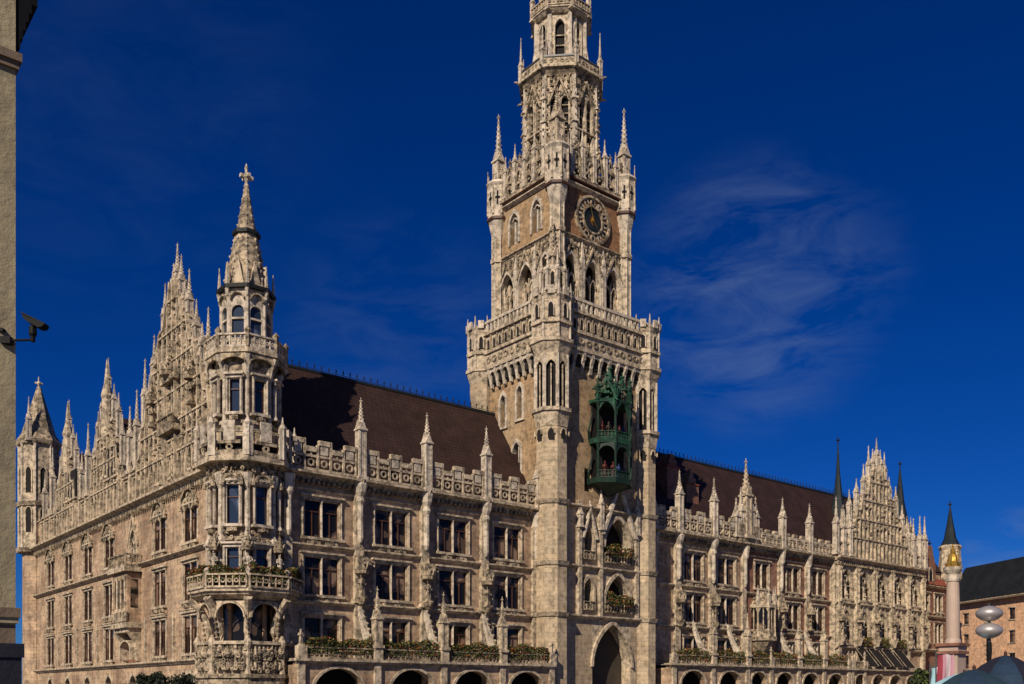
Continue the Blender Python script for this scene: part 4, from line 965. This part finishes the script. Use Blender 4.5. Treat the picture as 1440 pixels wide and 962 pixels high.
mb.m('dark'); mb.box(ux0+1.3, ux1-1.3, uy0+1.3, uy1-1.3, 41, 53)
mb.zmap(ZM).build('belfry', TH)
for i, (x, y) in enumerate(((ux0, uy0), (ux1, uy0), (ux0, uy1), (ux1, uy1))):
    mb = MB(); mb.m('trim')
    mb.frus(x, y, 41, 50.4, .72, .72, 8); mb.m('pale')
    for k in range(8):
        a = pi/8+k*pi/4; mb.frus(x+.72*cos(a), y+.72*sin(a), 41, 50.4, .09, .09, 5)
        crockets(mb, (x+.75*cos(a), y+.75*sin(a), 41.5), (x+.75*cos(a), y+.75*sin(a), 50), 9, .14)
    mb.m('trim'); mb.frus(x, y, 47.5, 47.9, .9, .9, 8)
    mb.m('pale'); mb.lathe(x, y, [(50.0, .7), (51.0, .95), (52.2, 1.2), (55.4, 1.2), (55.7, 1.4), (56.0, 1.2)], 8)
    mb.m('wood'); mb.frus(x, y, 51.9, 52.15, 1.3, 1.3, 8)
    for k in range(8):
        A = k*pi/4; mb.push(x+1.12*cos(A), y+1.12*sin(A), 0, A+pi/2); mb.m('dark'); mb.box(-.09, .09, -.02, 0, 53.4, 54.8); mb.box(-.25, .25, -.02, 0, 54.0, 54.25); mb.pop()
        a = pi/8+k*pi/4; mb.m('trim'); mb.frus(x+1.2*cos(a), y+1.2*sin(a), 52.4, 57.2, .14, .04, 5)
    if i == 0: pinnacle(mb, x, y, 55.9, 1.1, 6.0, 7, .5, 'trim')
    else: pinnacle(mb, x, y, 55.9, 1.0, 7.9, 8, .34, 'pale')
    mb.zmap(ZM).build('corner_pinnacle', TH)
# tall pinnacle rising from the south-west corner of the gallery
mb = MB(); mb.m('pale'); mb.frus(32.7, -1.0, 41.6, 44.2, 1.15, 1.05, 8)
for k in range(8):
    a = pi/8+k*pi/4; pinnacle(mb, 32.7+1.25*cos(a), -1.0+1.25*sin(a), 41.6, .4, 4.2, 3)
    A = k*pi/4; mb.push(32.7+1.05*cos(A), -1+1.05*sin(A), 0, A+pi/2); mb.m('dark'); arch_solid(mb, 0, 42.1, 43.2, .35, -.03); mb.m('trim'); arch_ring(mb, 0, 43.2, .35, .1, -.1, -.04, 'pointed', 1); mb.pop()
pinnacle(mb, 32.7, -1.0, 44.0, 1.0, 4.6, 6, .3, 'trim'); mb.build('corner_pinnacle', TH)
# octagon stages
def octa(mb, cx, cy, z0, z1, R, win, mw='trim'):
    mb.m(mw); ap = R*cos(pi/8); fw = 2*R*sin(pi/8)
    for k in range(8):
        A = k*pi/4; a = pi/8+k*pi/4
        mb.push(cx+ap*cos(A), cy+ap*sin(A), 0, A+pi/2)
        ops = [(-w/2+c, w/2+c, zb, zt) for (c, w, zb, zt) in win(k, fw)]
        mb.m(mw); wall(mb, -fw/2, fw/2, z0, z1, ops, 0, .35)
        for o in ops:
            c = (o[0]+o[1])/2; w = o[1]-o[0]; zs = o[3]-arch_h(w)
            mb.m('pale'); arch_fill(mb, c, zs, w, o[3]+.01, 0, .3); arch_ring(mb, c, zs, w, .1, -.12, -.003, 'pointed', zs-o[2])
            mb.m('dark'); mb.quad((o[0], .34, o[2]), (o[1], .34, o[2]), (o[1], .34, o[3]), (o[0], .34, o[3]))
            mb.m('trim')
            zz = o[2]+.9
            while zz < zs: mb.box(o[0], o[1], .15, .24, zz, zz+.1); zz += 1.1
        mb.pop()
        mb.m('pale'); mb.frus(cx+R*cos(a), cy+R*sin(a), z0, z1, .3, .26, 6)
cx, cy = UC
mb = MB()
octa(mb, cx, cy, 53.5, 68.9, 3.95, lambda k, f: [(-.55, .74, 57.0, 65.6), (.55, .74, 57.0, 65.6)])
for k in range(8):
    A = k*pi/4; a = A+pi/8; ap = 3.95*cos(pi/8)
    mb.push(cx+ap*cos(A), cy+ap*sin(A), 0, A+pi/2); mb.m('carved')
    for s_ in (-1, 1): mb.ext([(s_*1.1, 64.3), (s_*1.3, 64.3), (s_*.04, 68.0), (0, 67.6)], -.4, -.05); crockets(mb, (s_*1.25, -.25, 64.5), (0, -.25, 67.9), 6, .3)
    clutter(mb, -1.5, 1.5, 65.8, 68.4, -.14, 45, .28, k); clutter(mb, -1.45, -1.05, 57, 66, -.14, 16, .24, k+9); clutter(mb, 1.05, 1.45, 57, 66, -.14, 16, .24, k+19)
    mb.ring(0, 65.9, .22, .42, -.25, -.002, 10); mb.m('dark'); mb.ring(0, 65.9, 0.01, .22, -.03, -.004, 8)
    mb.m('carved')
    for j in range(5): arch_ring(mb, -1.2+j*.6, 68.0, .36, .09, -.2, -.003, 'pointed', .5)
    mb.m('trim'); mb.box(-1.5, 1.5, -.3, 0, 61.2, 61.4)
    for x in (-1.05, 0, 1.05): mb.box(x-.09, x+.09, -.22, 0, 56, 66)
    mb.pop()
    mb.m('pale'); mb.frus(cx+4.05*cos(a), cy+4.05*sin(a), 56, 66.5, .36, .28, 4, a+pi/4); 
    for z in (59, 62, 65): mb.frus(cx+4.1*cos(a), cy+4.1*sin(a), z, z+.25, .48, .42, 4, a+pi/4)
    crockets(mb, (cx+4.4*cos(a), cy+4.4*sin(a), 57), (cx+4.35*cos(a), cy+4.35*sin(a), 68), 12, .24)
mb.m('carved'); mb.frus(cx, cy, 68.3, 69.0, 4.15, 4.6, 8); mb.m('trim'); mb.frus(cx, cy, 69, 69.3, 4.75, 4.75, 8)
mb.zmap(ZO).build('tower_octagon', TH)
mb = MB()
for k in range(8):
    A = k*pi/4; a = A+pi/8; fw = 2*4.5*sin(pi/8)
    mb.push(cx+4.5*cos(pi/8)*cos(A), cy+4.5*cos(pi/8)*sin(A), 0, A+pi/2); mb.m('steel'); mb.box(-fw/2, fw/2, -.1, .1, 70.2, 70.4); mb.m('trim'); mb.box(-fw/2, fw/2, -.06, .06, 69.3, 70.1)
    mb.m('carved')
    for j in range(6): mb.ring(-fw/2+fw*(j+.5)/6, 69.7, .1, .2, -.12, -.06, 8)
    mb.pop(); pinnacle(mb, cx+4.5*cos(a), cy+4.5*sin(a), 68.9, .42, 5.4, 5, .4)
    # gargoyles
    mb.m('trim'); mb.tube([(cx+4.5*cos(a), cy+4.5*sin(a), 68.9, .14), (cx+5.0*cos(a), cy+5.0*sin(a), 69.1, .1), (cx+5.25*cos(a), cy+5.25*sin(a), 69.05, .05)], .1)
mb.zmap(ZO).build('tower_balcony', TH)
mb = MB()
octa(mb, cx, cy, 69.3, 76.3, 2.75, lambda k, f: [(0, 1.0, 70.6, 75.4)])
mb.m('trim'); mb.frus(cx, cy, 76.0, 76.4, 3.0, 3.35, 8); mb.frus(cx, cy, 76.4, 76.7, 3.4, 3.4, 8)
for k in range(8):
    a = pi/8+k*pi/4; A = k*pi/4
    mb.m('trim'); pinnacle(mb, cx+3.2*cos(a), cy+3.2*sin(a), 76.2, .4, 4.5, 4)
    mb.extx([(0, 0), (0, 0), (0, 0)], 0, 0) if False else None
    mb.tube([(cx+3.2*cos(a), cy+3.2*sin(a), 69.4, .3), (cx+3.0*cos(a), cy+3.0*sin(a), 71.6, .24), (cx+2.75*cos(a), cy+2.75*sin(a), 74.0, .14)], .13)
    mb.push(cx+3.1*cos(A), cy+3.1*sin(A), 0, A+pi/2); balus_tracery(mb, -1.2, 1.2, 76.6, .9, 0, .4, 'trim'); mb.pop()
octa(mb, cx, cy, 76.5, 81.2, 2.2, lambda k, f: [(0, .7, 77.4, 80.4)])
mb.m('trim'); mb.frus(cx, cy, 81.2, 81.6, 2.6, 2.6, 8); mb.lathe(cx, cy, [(81.6, 1.9), (84, 1.2), (90, .1)], 8)
for k in range(8): a = pi/8+k*pi/4; crockets(mb, (cx+1.9*cos(a), cy+1.9*sin(a), 82), (cx+.2*cos(a), cy+.2*sin(a), 89.5), 9, .3)
finial(mb, cx, cy, 89.8, 1.4); mb.zmap(ZO).build('tower_spire', TH)
# clock
mb = MB(); mb.push(38.5, uy0, 50.95); mb.m('carved'); mb.ring(0, 0, 2.2, 2.45, -.3, -.003, 40); mb.ring(0, 0, 1.28, 1.45, -.28, -.003, 32); mb.m('clockwall'); mb.ring(0, 0, 1.45, 2.2, -.1, -.004, 32)
mb.m('pale')
for k in range(12):
    a = pi/2-k*pi/6; c, s_ = 1.83*cos(a), 1.83*sin(a); mb.m('trim')
    mb.ext([(c+.36*cos(t*pi/4+pi/8), s_+.36*sin(t*pi/4+pi/8)) for t in range(8)], -.2, -.1)
mb.pop(); o = mb.build('clock', TH)
mb = MB(); mb.push(38.5, uy0, 50.95); mb.m('purple'); mb.ring(0, 0, .0, 1.28, -.12, -.02, 32); mb.m('darkgreen'); mb.ring(0, 0, .85, .95, -.16, -.121, 32); mb.m('gold'); mb.ring(0, 0, 0, .14, -.3, -.121, 12)
for k in range(12): a = k*pi/6; mb.ext([(.15*cos(a-.2), .15*sin(a-.2)), (.15*cos(a+.2), .15*sin(a+.2)), (.5*cos(a), .5*sin(a))], -.15, -.121)
mb.pop(); mb.build('dial', o)
ROM = ['XII', 'I', 'II', 'III', 'IIII', 'V', 'VI', 'VII', 'VIII', 'IX', 'X', 'XI']
for k, t in enumerate(ROM):
    mb = MB(); mb.m('black'); mb.push(38.5, uy0, 50.95)
    a = pi/2-k*pi/6; wd = {'I': .09, 'V': .2, 'X': .2}; tot = sum(wd[q] for q in t); u = -tot/2; e = (sin(a), -cos(a)); r_ = (cos(a), sin(a))
    def pt(p, q): return (1.83*cos(a)+e[0]*p+r_[0]*q, 1.83*sin(a)+e[1]*p+r_[1]*q)
    def bar(p0, q0, p1, q1, w=.035): mb.ext([pt(p0-w, q0), pt(p0+w, q0), pt(p1+w, q1), pt(p1-w, q1)], -.225, -.2)
    for q in t:
        w_ = wd[q]; m_ = u+w_/2
        if q == 'I': bar(m_, -.2, m_, .2)
        if q == 'V': bar(m_-.07, .2, m_, -.2); bar(m_+.07, .2, m_, -.2)
        if q == 'X': bar(m_-.07, .2, m_+.07, -.2); bar(m_+.07, .2, m_-.07, -.2)
        u += w_
    mb.pop(); mb.build('numeral', o)
for nm, ang, ln, w_ in (('hour_hand', -.9, 1.1, .10), ('minute_hand', 1.9, 1.7, .07)):
    mb = MB(); mb.m('gold'); mb.push(38.5, uy0, 50.95); a = ang
    y_ = -.33 if ln > 1.3 else -.29
    mb.ext([(-.25*cos(a)+w_*sin(a), -.25*sin(a)-w_*cos(a)), (ln*cos(a), ln*sin(a)), (-.25*cos(a)-w_*sin(a), -.25*sin(a)+w_*cos(a))], y_, y_+.03); mb.pop(); mb.build(nm, o)
# glockenspiel bay in green copper, shade on its lower parts painted in dark green
mb = MB(); gc = 39.5; mb.push(gc, Y0, .5)
for z0, z1 in ((22.9, 23.4), (26.9, 27.4), (31.0, 31.3)):
    mb.m('darkgreen' if z0 < 25 else 'verdigris'); mb.frus(0, -.4, z0, z1, 2.75, 2.85, 8, None, 1, .75)
mb.m('darkgreen')
mb.lathe(0, -.2, [(21.9, .2), (22.4, 1.3), (22.9, 2.5)], 8, 1, .75)
mb.m('dark'); mb.box(-2.3, 2.3, -.2, -.02, 23, 31.2)
for k in range(8):
    a = pi/8+k*pi/4; X, Y = 2.6*cos(a), -.4+2.6*.75*sin(a)
    if Y > .1: continue
    mb.m('darkgreen'); mb.lathe(X, Y, [(23.4, .22), (23.8, .12), (26.4, .12), (26.9, .24)], 6); mb.lathe(X, Y, [(27.4, .22), (27.8, .12), (30.6, .12), (31, .26)], 6)
    pinnacle(mb, X, Y, 31.2, .38, 2.6, 4, .5, 'verdigris')
for A in (5, 6, 7):
    a = A*pi/4; mb.push(2.6*cos(pi/8)*cos(a), -.4+2.6*.75*cos(pi/8)*sin(a), 0, a+pi/2)
    mb.m('darkgreen'); balus_tracery(mb, -.85, .85, 23.4, .75, 0, .35, 'darkgreen'); balus_tracery(mb, -.85, .85, 27.4, .7, 0, .35, 'verdigris')
    mb.m('darkgreen'); arch_fill(mb, 0, 25.8, 1.6, 26.95, -.06, .08, 'round'); mb.m('verdigris'); arch_fill(mb, 0, 29.7, 1.6, 31.05, -.06, .08, 'pointed')
    for s_ in (-1, 1): mb.ext([(s_*.95, 31.1), (s_*1.1, 31.1), (s_*.03, 33.6), (0, 33.2)], -.12, .05); crockets(mb, (s_*1.0, 0, 31.3), (0, 0, 33.5), 5, .28)
    finial(mb, 0, 0, 33.3, .7); mb.pop()
mb.m('verdigris'); mb.lathe(0, -.4, [(31.2, 1.9), (32.0, 1.5), (33.0, .6), (34.3, .3), (35.0, .04)], 8, 1, .75); finial(mb, 0, -.4, 34.6, .8)
rnd = random.Random(3)
for k in range(60):
    a = rnd.uniform(pi, 2*pi); r = rnd.uniform(1.2, 2.6); z = rnd.uniform(31.2, 33.8-(r-1.2)); s_ = rnd.uniform(.15, .32)
    mb.m(rnd.choice(('verdigris', 'verdigris', 'darkgreen'))); mb.frus(r*cos(a), -.4+.75*r*sin(a), z, z+s_*1.6, s_, .03, 5)
for s_ in (-1, 1):
    for z in (24, 28.2): mb.m('darkgreen'); mb.tube([(s_*2.5, .05, z-1.2, .1), (s_*2.9, -.3, z, .14), (s_*2.6, -.5, z+1.8, .06)], .1); 
mb.pop(); GL = mb.build('glockenspiel', TH)
rnd = random.Random(5)
for i, (x, z) in enumerate([(-1.5, 27.5), (-.8, 27.5), (0, 27.5), (.8, 27.5), (1.5, 27.5), (-1.2, 23.5), (-.3, 23.5), (.6, 23.5), (1.4, 23.5)]):
    z += .5; f = MB(); mm_ = ('red_fig', 'bark', 'wood', 'red_fig', 'blue_fig', 'red_fig', 'red_fig', 'blue_fig', 'bark')[i]
    statue(f, gc+x, Y0-1.3+abs(x)*.3, z, 1.75, mm_); f.build('figure', GL)

# ================================================================== FLOWER BOXES
def flowers(name, x0, x1, y, z, label, seed, rot=0, loc=(0, 0, 0), lush=1.0):
    r = random.Random(seed); root = empty(name, (loc[0], loc[1], loc[2]), rot)
    t = MB(); t.m('soil'); t.box(x0, x1, y-.22, y+.22, z, z+.3); t.build('trough', root)
    f = MB(); p = MB(); n = int((x1-x0)*430*lush)
    for i in range(n):
        X = r.uniform(x0, x1); c = .5+.5*sin(X*2.1+seed)*sin(X*.8+seed*2)
        Z = z+.15+r.random()**.8*(.5+.5*c); Y = y-.05+r.uniform(-.38, .3); s = r.uniform(.05, .12)
        if r.random() < .25: Z = z+r.uniform(-.3, .2); Y = y-.28-r.random()*.12
        q = f if r.random() > .22 else p
        q.m('leaf' if q is f and r.random() > .35 else 'leafdark') if q is f else q.m('petal' if r.random() > .45 else 'petal_yellow')
        a, b = r.uniform(0, 2*pi), r.uniform(-1, 1); d = mathutils.Vector((cos(a), sin(a), b)).normalized()*s; e = d.cross(mathutils.Vector((r.uniform(-1, 1), r.uniform(-1, 1), r.uniform(-1, 1)))).normalized()*s*.7
        P = mathutils.Vector((X, Y, Z)); q.F(q.P(*(P-d)), q.P(*(P+e)), q.P(*(P+d)), q.P(*(P-e)))
    f.build('foliage', root); p.build('blossoms', root)
    return tag(root, label, 'flower box', 'flower boxes on the town hall balconies')
TL = ['long flower box on the left arcade terrace, nearest the corner turret', 'flower box on the left arcade terrace, second from the corner turret', 'flower box on the left arcade terrace, third from the corner turret', 'flower box on the left arcade terrace, right beside the clock tower']
for (a, b), l, i in zip(((4.7, 10.7), (11.6, 17.4), (18.4, 24.0), (25.0, 30.2)), TL, range(4)): flowers('flower_box', a, b, -2.85, ZT+.95, l, i+1)
TR = ['flower box on the right arcade terrace, first one right of the clock tower', 'flower box on the right arcade terrace, second right of the clock tower', 'flower box on the right arcade terrace below the corbelled oriel', 'flower box on the brick wing terrace just right of the oriel', 'flower box on the brick wing terrace, middle one', 'flower box on the brick wing terrace beside the gabled pavilion']
for (a, b), l, i in zip(((48.8, 54.4), (55.4, 60.8), (61.7, 65.4), (66.2, 71.1), (71.9, 76.6), (77.4, 82.3)), TR, range(6)): flowers('flower_box', a, b, -2.85, 5.25+.9, l, i+11, lush=.6)
for k, l in ((4, 'flower box on the left side of the corner turret balcony'), (5, 'flower box on the front left face of the corner turret balcony'), (6, 'flower box on the front right face of the corner turret balcony'), (7, 'shaded flower box on the right side of the corner turret balcony')):
    A = k*pi/4; flowers('flower_box', -1.5, 1.5, 0, 0, l, k+30, A+pi/2, (1.95+3.85*cos(A), 1.95+3.85*sin(A), 11.15))
flowers('flower_box', 39.2, 42.8, Y0-.45, 11.5, 'flower box in the lower pointed loggia of the clock tower', 51, lush=.7)
flowers('flower_box', 39.2, 42.8, Y0-.45, 16.5, 'dark flower box in the upper pointed loggia of the clock tower', 52, lush=.4)
for i, c in enumerate(cs[1:4]): flowers('flower_box', c-1, c+1, -1.4, 8.9, ('flower box below the second arched window of the gabled pavilion', 'flower box below the middle arched window of the gabled pavilion', 'flower box below the fourth arched window of the gabled pavilion')[i], 60+i, lush=.6)

# ================================================================== OTHER THINGS (placed by camera-space helper: bearing and distance -> metres)
TH_ = radians(39.65)
def at(px, depth):     # ground point on the bearing seen at that column of the photograph
    k = (px-720)/1351; return (-31.1+depth*(sin(TH_)+k*cos(TH_)), -71.6+depth*(cos(TH_)-k*sin(TH_)))
def zat(py, depth): return 2.2+(975-py)/1351*depth
# --- near building at the left edge
D = 14.0; x, y = at(22, D)
root = empty('corner_house', (x, y, 0), 0); tag(root, 'beige plastered building cropped by the left edge with a dark overhanging eave', 'building')
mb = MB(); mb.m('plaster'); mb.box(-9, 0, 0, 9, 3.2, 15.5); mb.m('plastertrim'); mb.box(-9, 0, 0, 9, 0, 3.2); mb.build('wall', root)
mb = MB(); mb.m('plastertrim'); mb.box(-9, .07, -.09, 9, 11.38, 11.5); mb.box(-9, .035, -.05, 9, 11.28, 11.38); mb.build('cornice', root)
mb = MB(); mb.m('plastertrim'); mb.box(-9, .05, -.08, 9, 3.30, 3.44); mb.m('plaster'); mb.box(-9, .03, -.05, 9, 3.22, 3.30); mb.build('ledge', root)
mb = MB(); mb.m('purple'); mb.box(-9, .09, -.12, 9, 2.72, 2.92); mb.box(-9, .06, -.09, 9, 2.3, 2.72); mb.build('shopfront_band', root)
mb = MB(); mb.m('black')
for i in range(6):
    t0, t1 = i/6, (i+1)/6; o0, o1 = .22*t0**1.1, .22*t1**1.1
    mb.box(-3, o1, .02, 9, 11.5+t0*.85, 11.5+t1*.85)
mb.box(-3, .3, .02, 9, 12.35, 13.4); mb.build('eave', root)
mb = MB(); mb.m('slate'); mb.extx([(-.3, 15.5), (9.2, 15.5), (4.4, 19)], -9, .3); mb.build('roof', root)
# --- camera on bracket
root = empty('security_camera', (x, y, zat(483, D)), -TH_); tag(root, 'small dark surveillance camera on a wall bracket against the blue sky', 'security camera')
s = D/1351
mb = MB(); mb.m('black'); mb.tube([(-14*s, -.12, 0), (2*s, -.12, 0), (30*s, -.12, .01)], .018, 8); mb.box(-14*s, 0, -.16, -.05, -.05, .05); mb.box(-20*s, -10*s, -.16, -.05, .12, .17); mb.build('bracket', root)
mb = MB(); mb.m('black'); mb.lathe(30*s, -.12, [(-.02, .03), (.05, .035), (.09, .055), (.2, .05), (.22, .02)], 8); mb.build('joint', root)
mb = MB(); mb.m('black'); pts = [(19*s, .345), (49*s, .21), (46*s, .17), (40*s, .165), (25*s, .25), (19*s, .31)]
mb.ext(pts, -.2, -.04); mb.ext([(15*s, .40), (50*s, .225), (49*s, .205), (16*s, .375)], -.19, -.05); mb.build('housing', root)
# --- street lamp with two discs
D = 32; x, y = at(1391, D); root = empty('street_lamp', (x, y, 0)); tag(root, 'slim street lamp with two stacked shiny disc-shaped shades', 'street lamp')
mb = MB(); mb.m('steel'); mb.lathe(0, 0, [(0, .12), (.6, .1), (.7, .055), (3.2, .05)], 12); mb.m('black'); mb.lathe(0, 0, [(3.2, .06), (3.6, .09), (3.9, .08)], 12); mb.m('steel'); mb.lathe(0, 0, [(3.9, .04), (5.2, .03)], 8); mb.build('pole', root)
def disc(z, nm):
    mb = MB(); mb.m('metal'); mb.lathe(0, 0, [(z-.25, .10), (z-.235, .17), (z-.18, .29), (z-.09, .39), (z, .43), (z+.09, .40), (z+.18, .30), (z+.24, .16), (z+.26, .05)], 28); o = mb.build(nm, root)
    for p in o.data.polygons: p.use_smooth = True
disc(zat(887, D), 'lamp_shade'); disc(zat(863, D)+.0, 'lamp_shade')
# --- parasols
def parasol(px, depth, ztop, R, m, label, m2=None, drop=.75):
    x, y = at(px, depth); root = empty('parasol', (x, y, 0)); tag(root, label, 'parasol', 'cafe parasols on the square')
    mb = MB(); mb.m('wood'); mb.tube([(0, 0, .1), (0, 0, ztop-.05)], .03, 8); mb.build('pole', root)
    mb = MB(); mb.m('steel'); mb.lathe(0, 0, [(0, .3), (.08, .3), (.12, .06), (.4, .05)], 12); mb.build('base', root)
    mb = MB(); n = 8; mb.m(m); prof = [(0, 0), (.25, .10), (.55, .34), (.85, .68), (1, 1)]
    for k in range(n):
        mb.m(m2 if (m2 and k % 2) else m)
        for (ra, za), (rb, zb) in zip(prof, prof[1:]):
            a, b = 2*pi*k/n, 2*pi*(k+1)/n; c = (a+b)/2; sag = .94
            p = lambda r, t, z, q=1: (R*r*q*cos(t), R*r*q*sin(t), ztop-drop*z)
            mb.quad(p(ra, a, za), p(rb, a, zb), p(rb, c, zb, sag), p(ra, c, za, sag)); mb.quad(p(ra, c, za, sag), p(rb, c, zb, sag), p(rb, b, zb), p(ra, b, za))
        a, b = 2*pi*k/n, 2*pi*(k+1)/n
        mb.quad((R*cos(a), R*sin(a), ztop-drop), (R*cos(b), R*sin(b), ztop-drop), (R*cos(b), R*sin(b), ztop-drop-.2), (R*cos(a), R*sin(a), ztop-drop-.2))
    mb.build('canopy', root)
    mb = MB(); mb.m('wood'); mb.lathe(0, 0, [(ztop-.02, .04), (ztop+.05, .05), (ztop+.12, .01)], 8); mb.build('finial', root)
parasol(1414, 28, zat(921, 28), 1.25, 'navy', 'large dark navy parasol at the right edge behind the lamp', 'purple', .9)
parasol(1370, 25, zat(941, 25), .95, 'navy', 'navy and teal parasol left of the larger navy one, nearest the camera', 'teal', .55)
parasol(1356, 33, zat(946, 33), 1.1, 'cloth_blue', 'pale grey parasol partly hidden behind the navy ones', None, .5)
# --- Marian column
D = 60; x, y = at(1340, D); root = empty('memorial_column', (x, y, 0)); tag(root, 'tall pink marble memorial column topped by a golden statue', 'monument')
zz = lambda p: zat(p, D)
mb = MB(); mb.m('marble'); mb.box(-2.2, 2.2, -2.2, 2.2, 0, .4); mb.box(-1.4, 1.4, -1.4, 1.4, .4, .9); mb.box(-.55, .55, -.55, .55, .9, zz(920)); mb.m('brick'); mb.box(-.7, .7, -.7, .7, zz(920), zz(916)); mb.m('marble'); mb.box(-.6, .6, -.6, .6, zz(916), zz(909)); mb.m('brick'); mb.box(-.75, .75, -.75, .75, zz(909), zz(905)); mb.build('pedestal', root)
mb = MB(); mb.m('marble'); mb.lathe(0, 0, [(zz(905), .5), (zz(901), .46), (zz(898), .41), (zz(850), .40), (zz(818), .36)], 20); mb.build('shaft', root)
mb = MB(); mb.m('pale'); mb.lathe(0, 0, [(zz(818), .42), (zz(815), .44), (zz(808), .40), (zz(802), .56), (zz(798), .58)], 12); mb.build('capital', root)
mb = MB(); statue(mb, 0, 0, zz(798), 1.45, 'gold', TH_); mb.m('gold'); mb.lathe(0, 0, [(zz(798), .42), (zz(794), .46), (zz(790), .34), (zz(784), .30), (zz(780), .2)], 10); mb.build('golden_statue', root)
# --- banners
def banner(px, depth, zt, w, h, ms, label, cat='banner'):
    x, y = at(px, depth); root = empty('banner', (x, y, 0), -TH_); tag(root, label, cat, 'hanging banners near the memorial column')
    mb = MB(); mb.m('steel'); mb.tube([(-w/2-.05, 0, 0), (-w/2-.05, 0, zt+.15)], .035, 8); mb.tube([(-w/2-.05, 0, zt), (w/2, 0, zt)], .02, 6); mb.build('pole', root)
    mb = MB(); n = 18; m_ = 10
    for i in range(n):
        for j in range(m_):
            f = lambda u, v: (-w/2+w*u+.05*sin(v*5+1), .10*sin(u*9+v*3)*(.3+v), zt-h*v-.10*u*v*h)
            u0, u1, v0, v1 = j/m_, (j+1)/m_, i/n, (i+1)/n
            mb.m(ms[min(len(ms)-1, int(len(ms)*u0))])
            mb.quad(f(u0, v0), f(u1, v0), f(u1, v1), f(u0, v1))
    mb.build('cloth', root)
banner(1329, 45, zat(920, 45), .75, 2.6, ('cloth_red', 'cloth_pink', 'cloth_white', 'cloth_pink'), 'red, pink and white banner hanging below the memorial column')
banner(1317, 47, zat(938, 47), .55, 2.0, ('cloth_blue', 'cloth_white', 'cloth_blue'), 'pale blue and white banner left of the red one')
# --- trees
def tree(name, x, y, h, R, zc, label, seed, n=2600, m=('leafdark', 'leaf'), leaf=.16, flat=.8):
    r = random.Random(seed); root = empty(name, (x, y, 0)); tag(root, label, 'tree')
    mb = MB(); mb.m('bark'); mb.tube([(0, 0, 0, .16), (.05, .02, zc*.5, .12), (0, 0, zc, .07)], .1, 8)
    cl = []
    for k in range(16):
        a = r.uniform(0, 2*pi); e = r.uniform(-.5, 1); q = R*r.uniform(.45, .85); c = (q*cos(a)*sqrt(1-e*e*.7), q*sin(a)*sqrt(1-e*e*.7), zc+flat*q*e); cl.append((c, R*r.uniform(.25, .42)))
        mb.tube([(0, 0, zc*.6, .06), (c[0]*.5, c[1]*.5, (zc*.7+c[2])/2, .04), (*c, .015)], .04, 5)
    mb.build('trunk', root)
    f = MB()
    for i in range(n):
        c, cr = r.choice(cl); v = mathutils.Vector((r.gauss(0, 1), r.gauss(0, 1), r.gauss(0, 1))).normalized()*cr*r.random()**.4
        P = mathutils.Vector(c)+v; s = leaf*r.uniform(.6, 1.3); d = mathutils.Vector((r.gauss(0, 1), r.gauss(0, 1), r.gauss(0, 1))).normalized()*s; e = d.cross(mathutils.Vector((r.random(), r.random(), r.random()))).normalized()*s*.6
        f.m(r.choice(m)); f.F(f.P(*(P-d)), f.P(*(P+e)), f.P(*(P+d)), f.P(*(P-e)))
    f.build('crown', root)
for px, dp, top, R, l, sd in ((205, 62, 950, 1.8, 'dark leafy street tree left of the corner turret, the left one at the bottom', 1), (238, 60, 948, 1.7, 'dark leafy street tree left of the corner turret, the right one at the bottom', 2), ):
    x, y = at(px, dp); zt = zat(top, dp); tree('street_tree', x, y, zt, R, zt-R*.75, l, sd, 3600, ('leafdark',), .12)
x, y = at(1301, 70); tree('potted_tree', x, y, 4, 1.0, zat(942, 70)-.8, 'small dark green tree near the arcade at the right end', 5, 1400)
# --- far right orange building
xa, ya = at(1440, 150); xb, yb = at(1346, 166)
dx, dy = xa-xb, ya-yb; L0 = sqrt(dx*dx+dy*dy); ang = atan2(dy, dx)
root = empty('apartment_house', (xb, yb, 0), ang); tag(root, 'orange stone building with dark slate roof at the far right', 'building')
LL = L0*3; ze = 17.4; sp = L0/2.9
mb = MB(); mb.m('orange'); rows = [(14.0, 15.8), (10.3, 12.2), (6.4, 8.6), (2, 4.6)]
cxs = [sp*.42+sp*k for k in range(int(LL/sp))]
wall(mb, 0, LL, 0, ze, [(c-.7, c+.7, a, b) for c in cxs for a, b in rows], 0, .4); mb.box(-.3, 0, 0, 14, 0, ze); mb.box(0, LL, 13.6, 14, 0, ze); mb.m('dark'); mb.quad((0, .42, 0), (LL, .42, 0), (LL, .42, ze), (0, .42, ze))
mb.m('trim')
for c in cxs:
    for a, b in rows: mb.box(c-.9, c+.9, -.1, .0, a-.2, a-.003); mb.box(c-.85, c+.85, -.06, 0, b+.003, b+.16)
mb.build('wall', root)
mb = MB(); mb.m('plastertrim'); mb.box(-.6, LL, -.9, .3, ze, ze+.25); mb.m('trim'); mb.box(-.5, LL, -.7, .3, ze+.25, ze+.55); mb.build('cornice', root)
mb = MB(); mb.m('slate'); mb.extx([(-.8, ze+.5), (3.2, ze+6.8), (10, ze+7.6), (15, ze+.5)], -2.2, LL); mb.build('roof', root)
pm = MB(); pm.m('glass'); pm.quad((-.7, .16, 0), (.7, .16, 0), (.7, .16, 1.8), (-.7, .16, 1.8)); pm.m('wood'); pm.box(-.04, .04, .1, .15, 0, 1.8); pm.box(-.7, .7, .1, .152, 1.1, 1.18); pme = pm.mesh('window')
for c in cxs[:6]:
    for a, b in rows:
        o = link('window', pme, root, (c, 0, a)); o.scale = (1, 1, (b-a)/1.8)
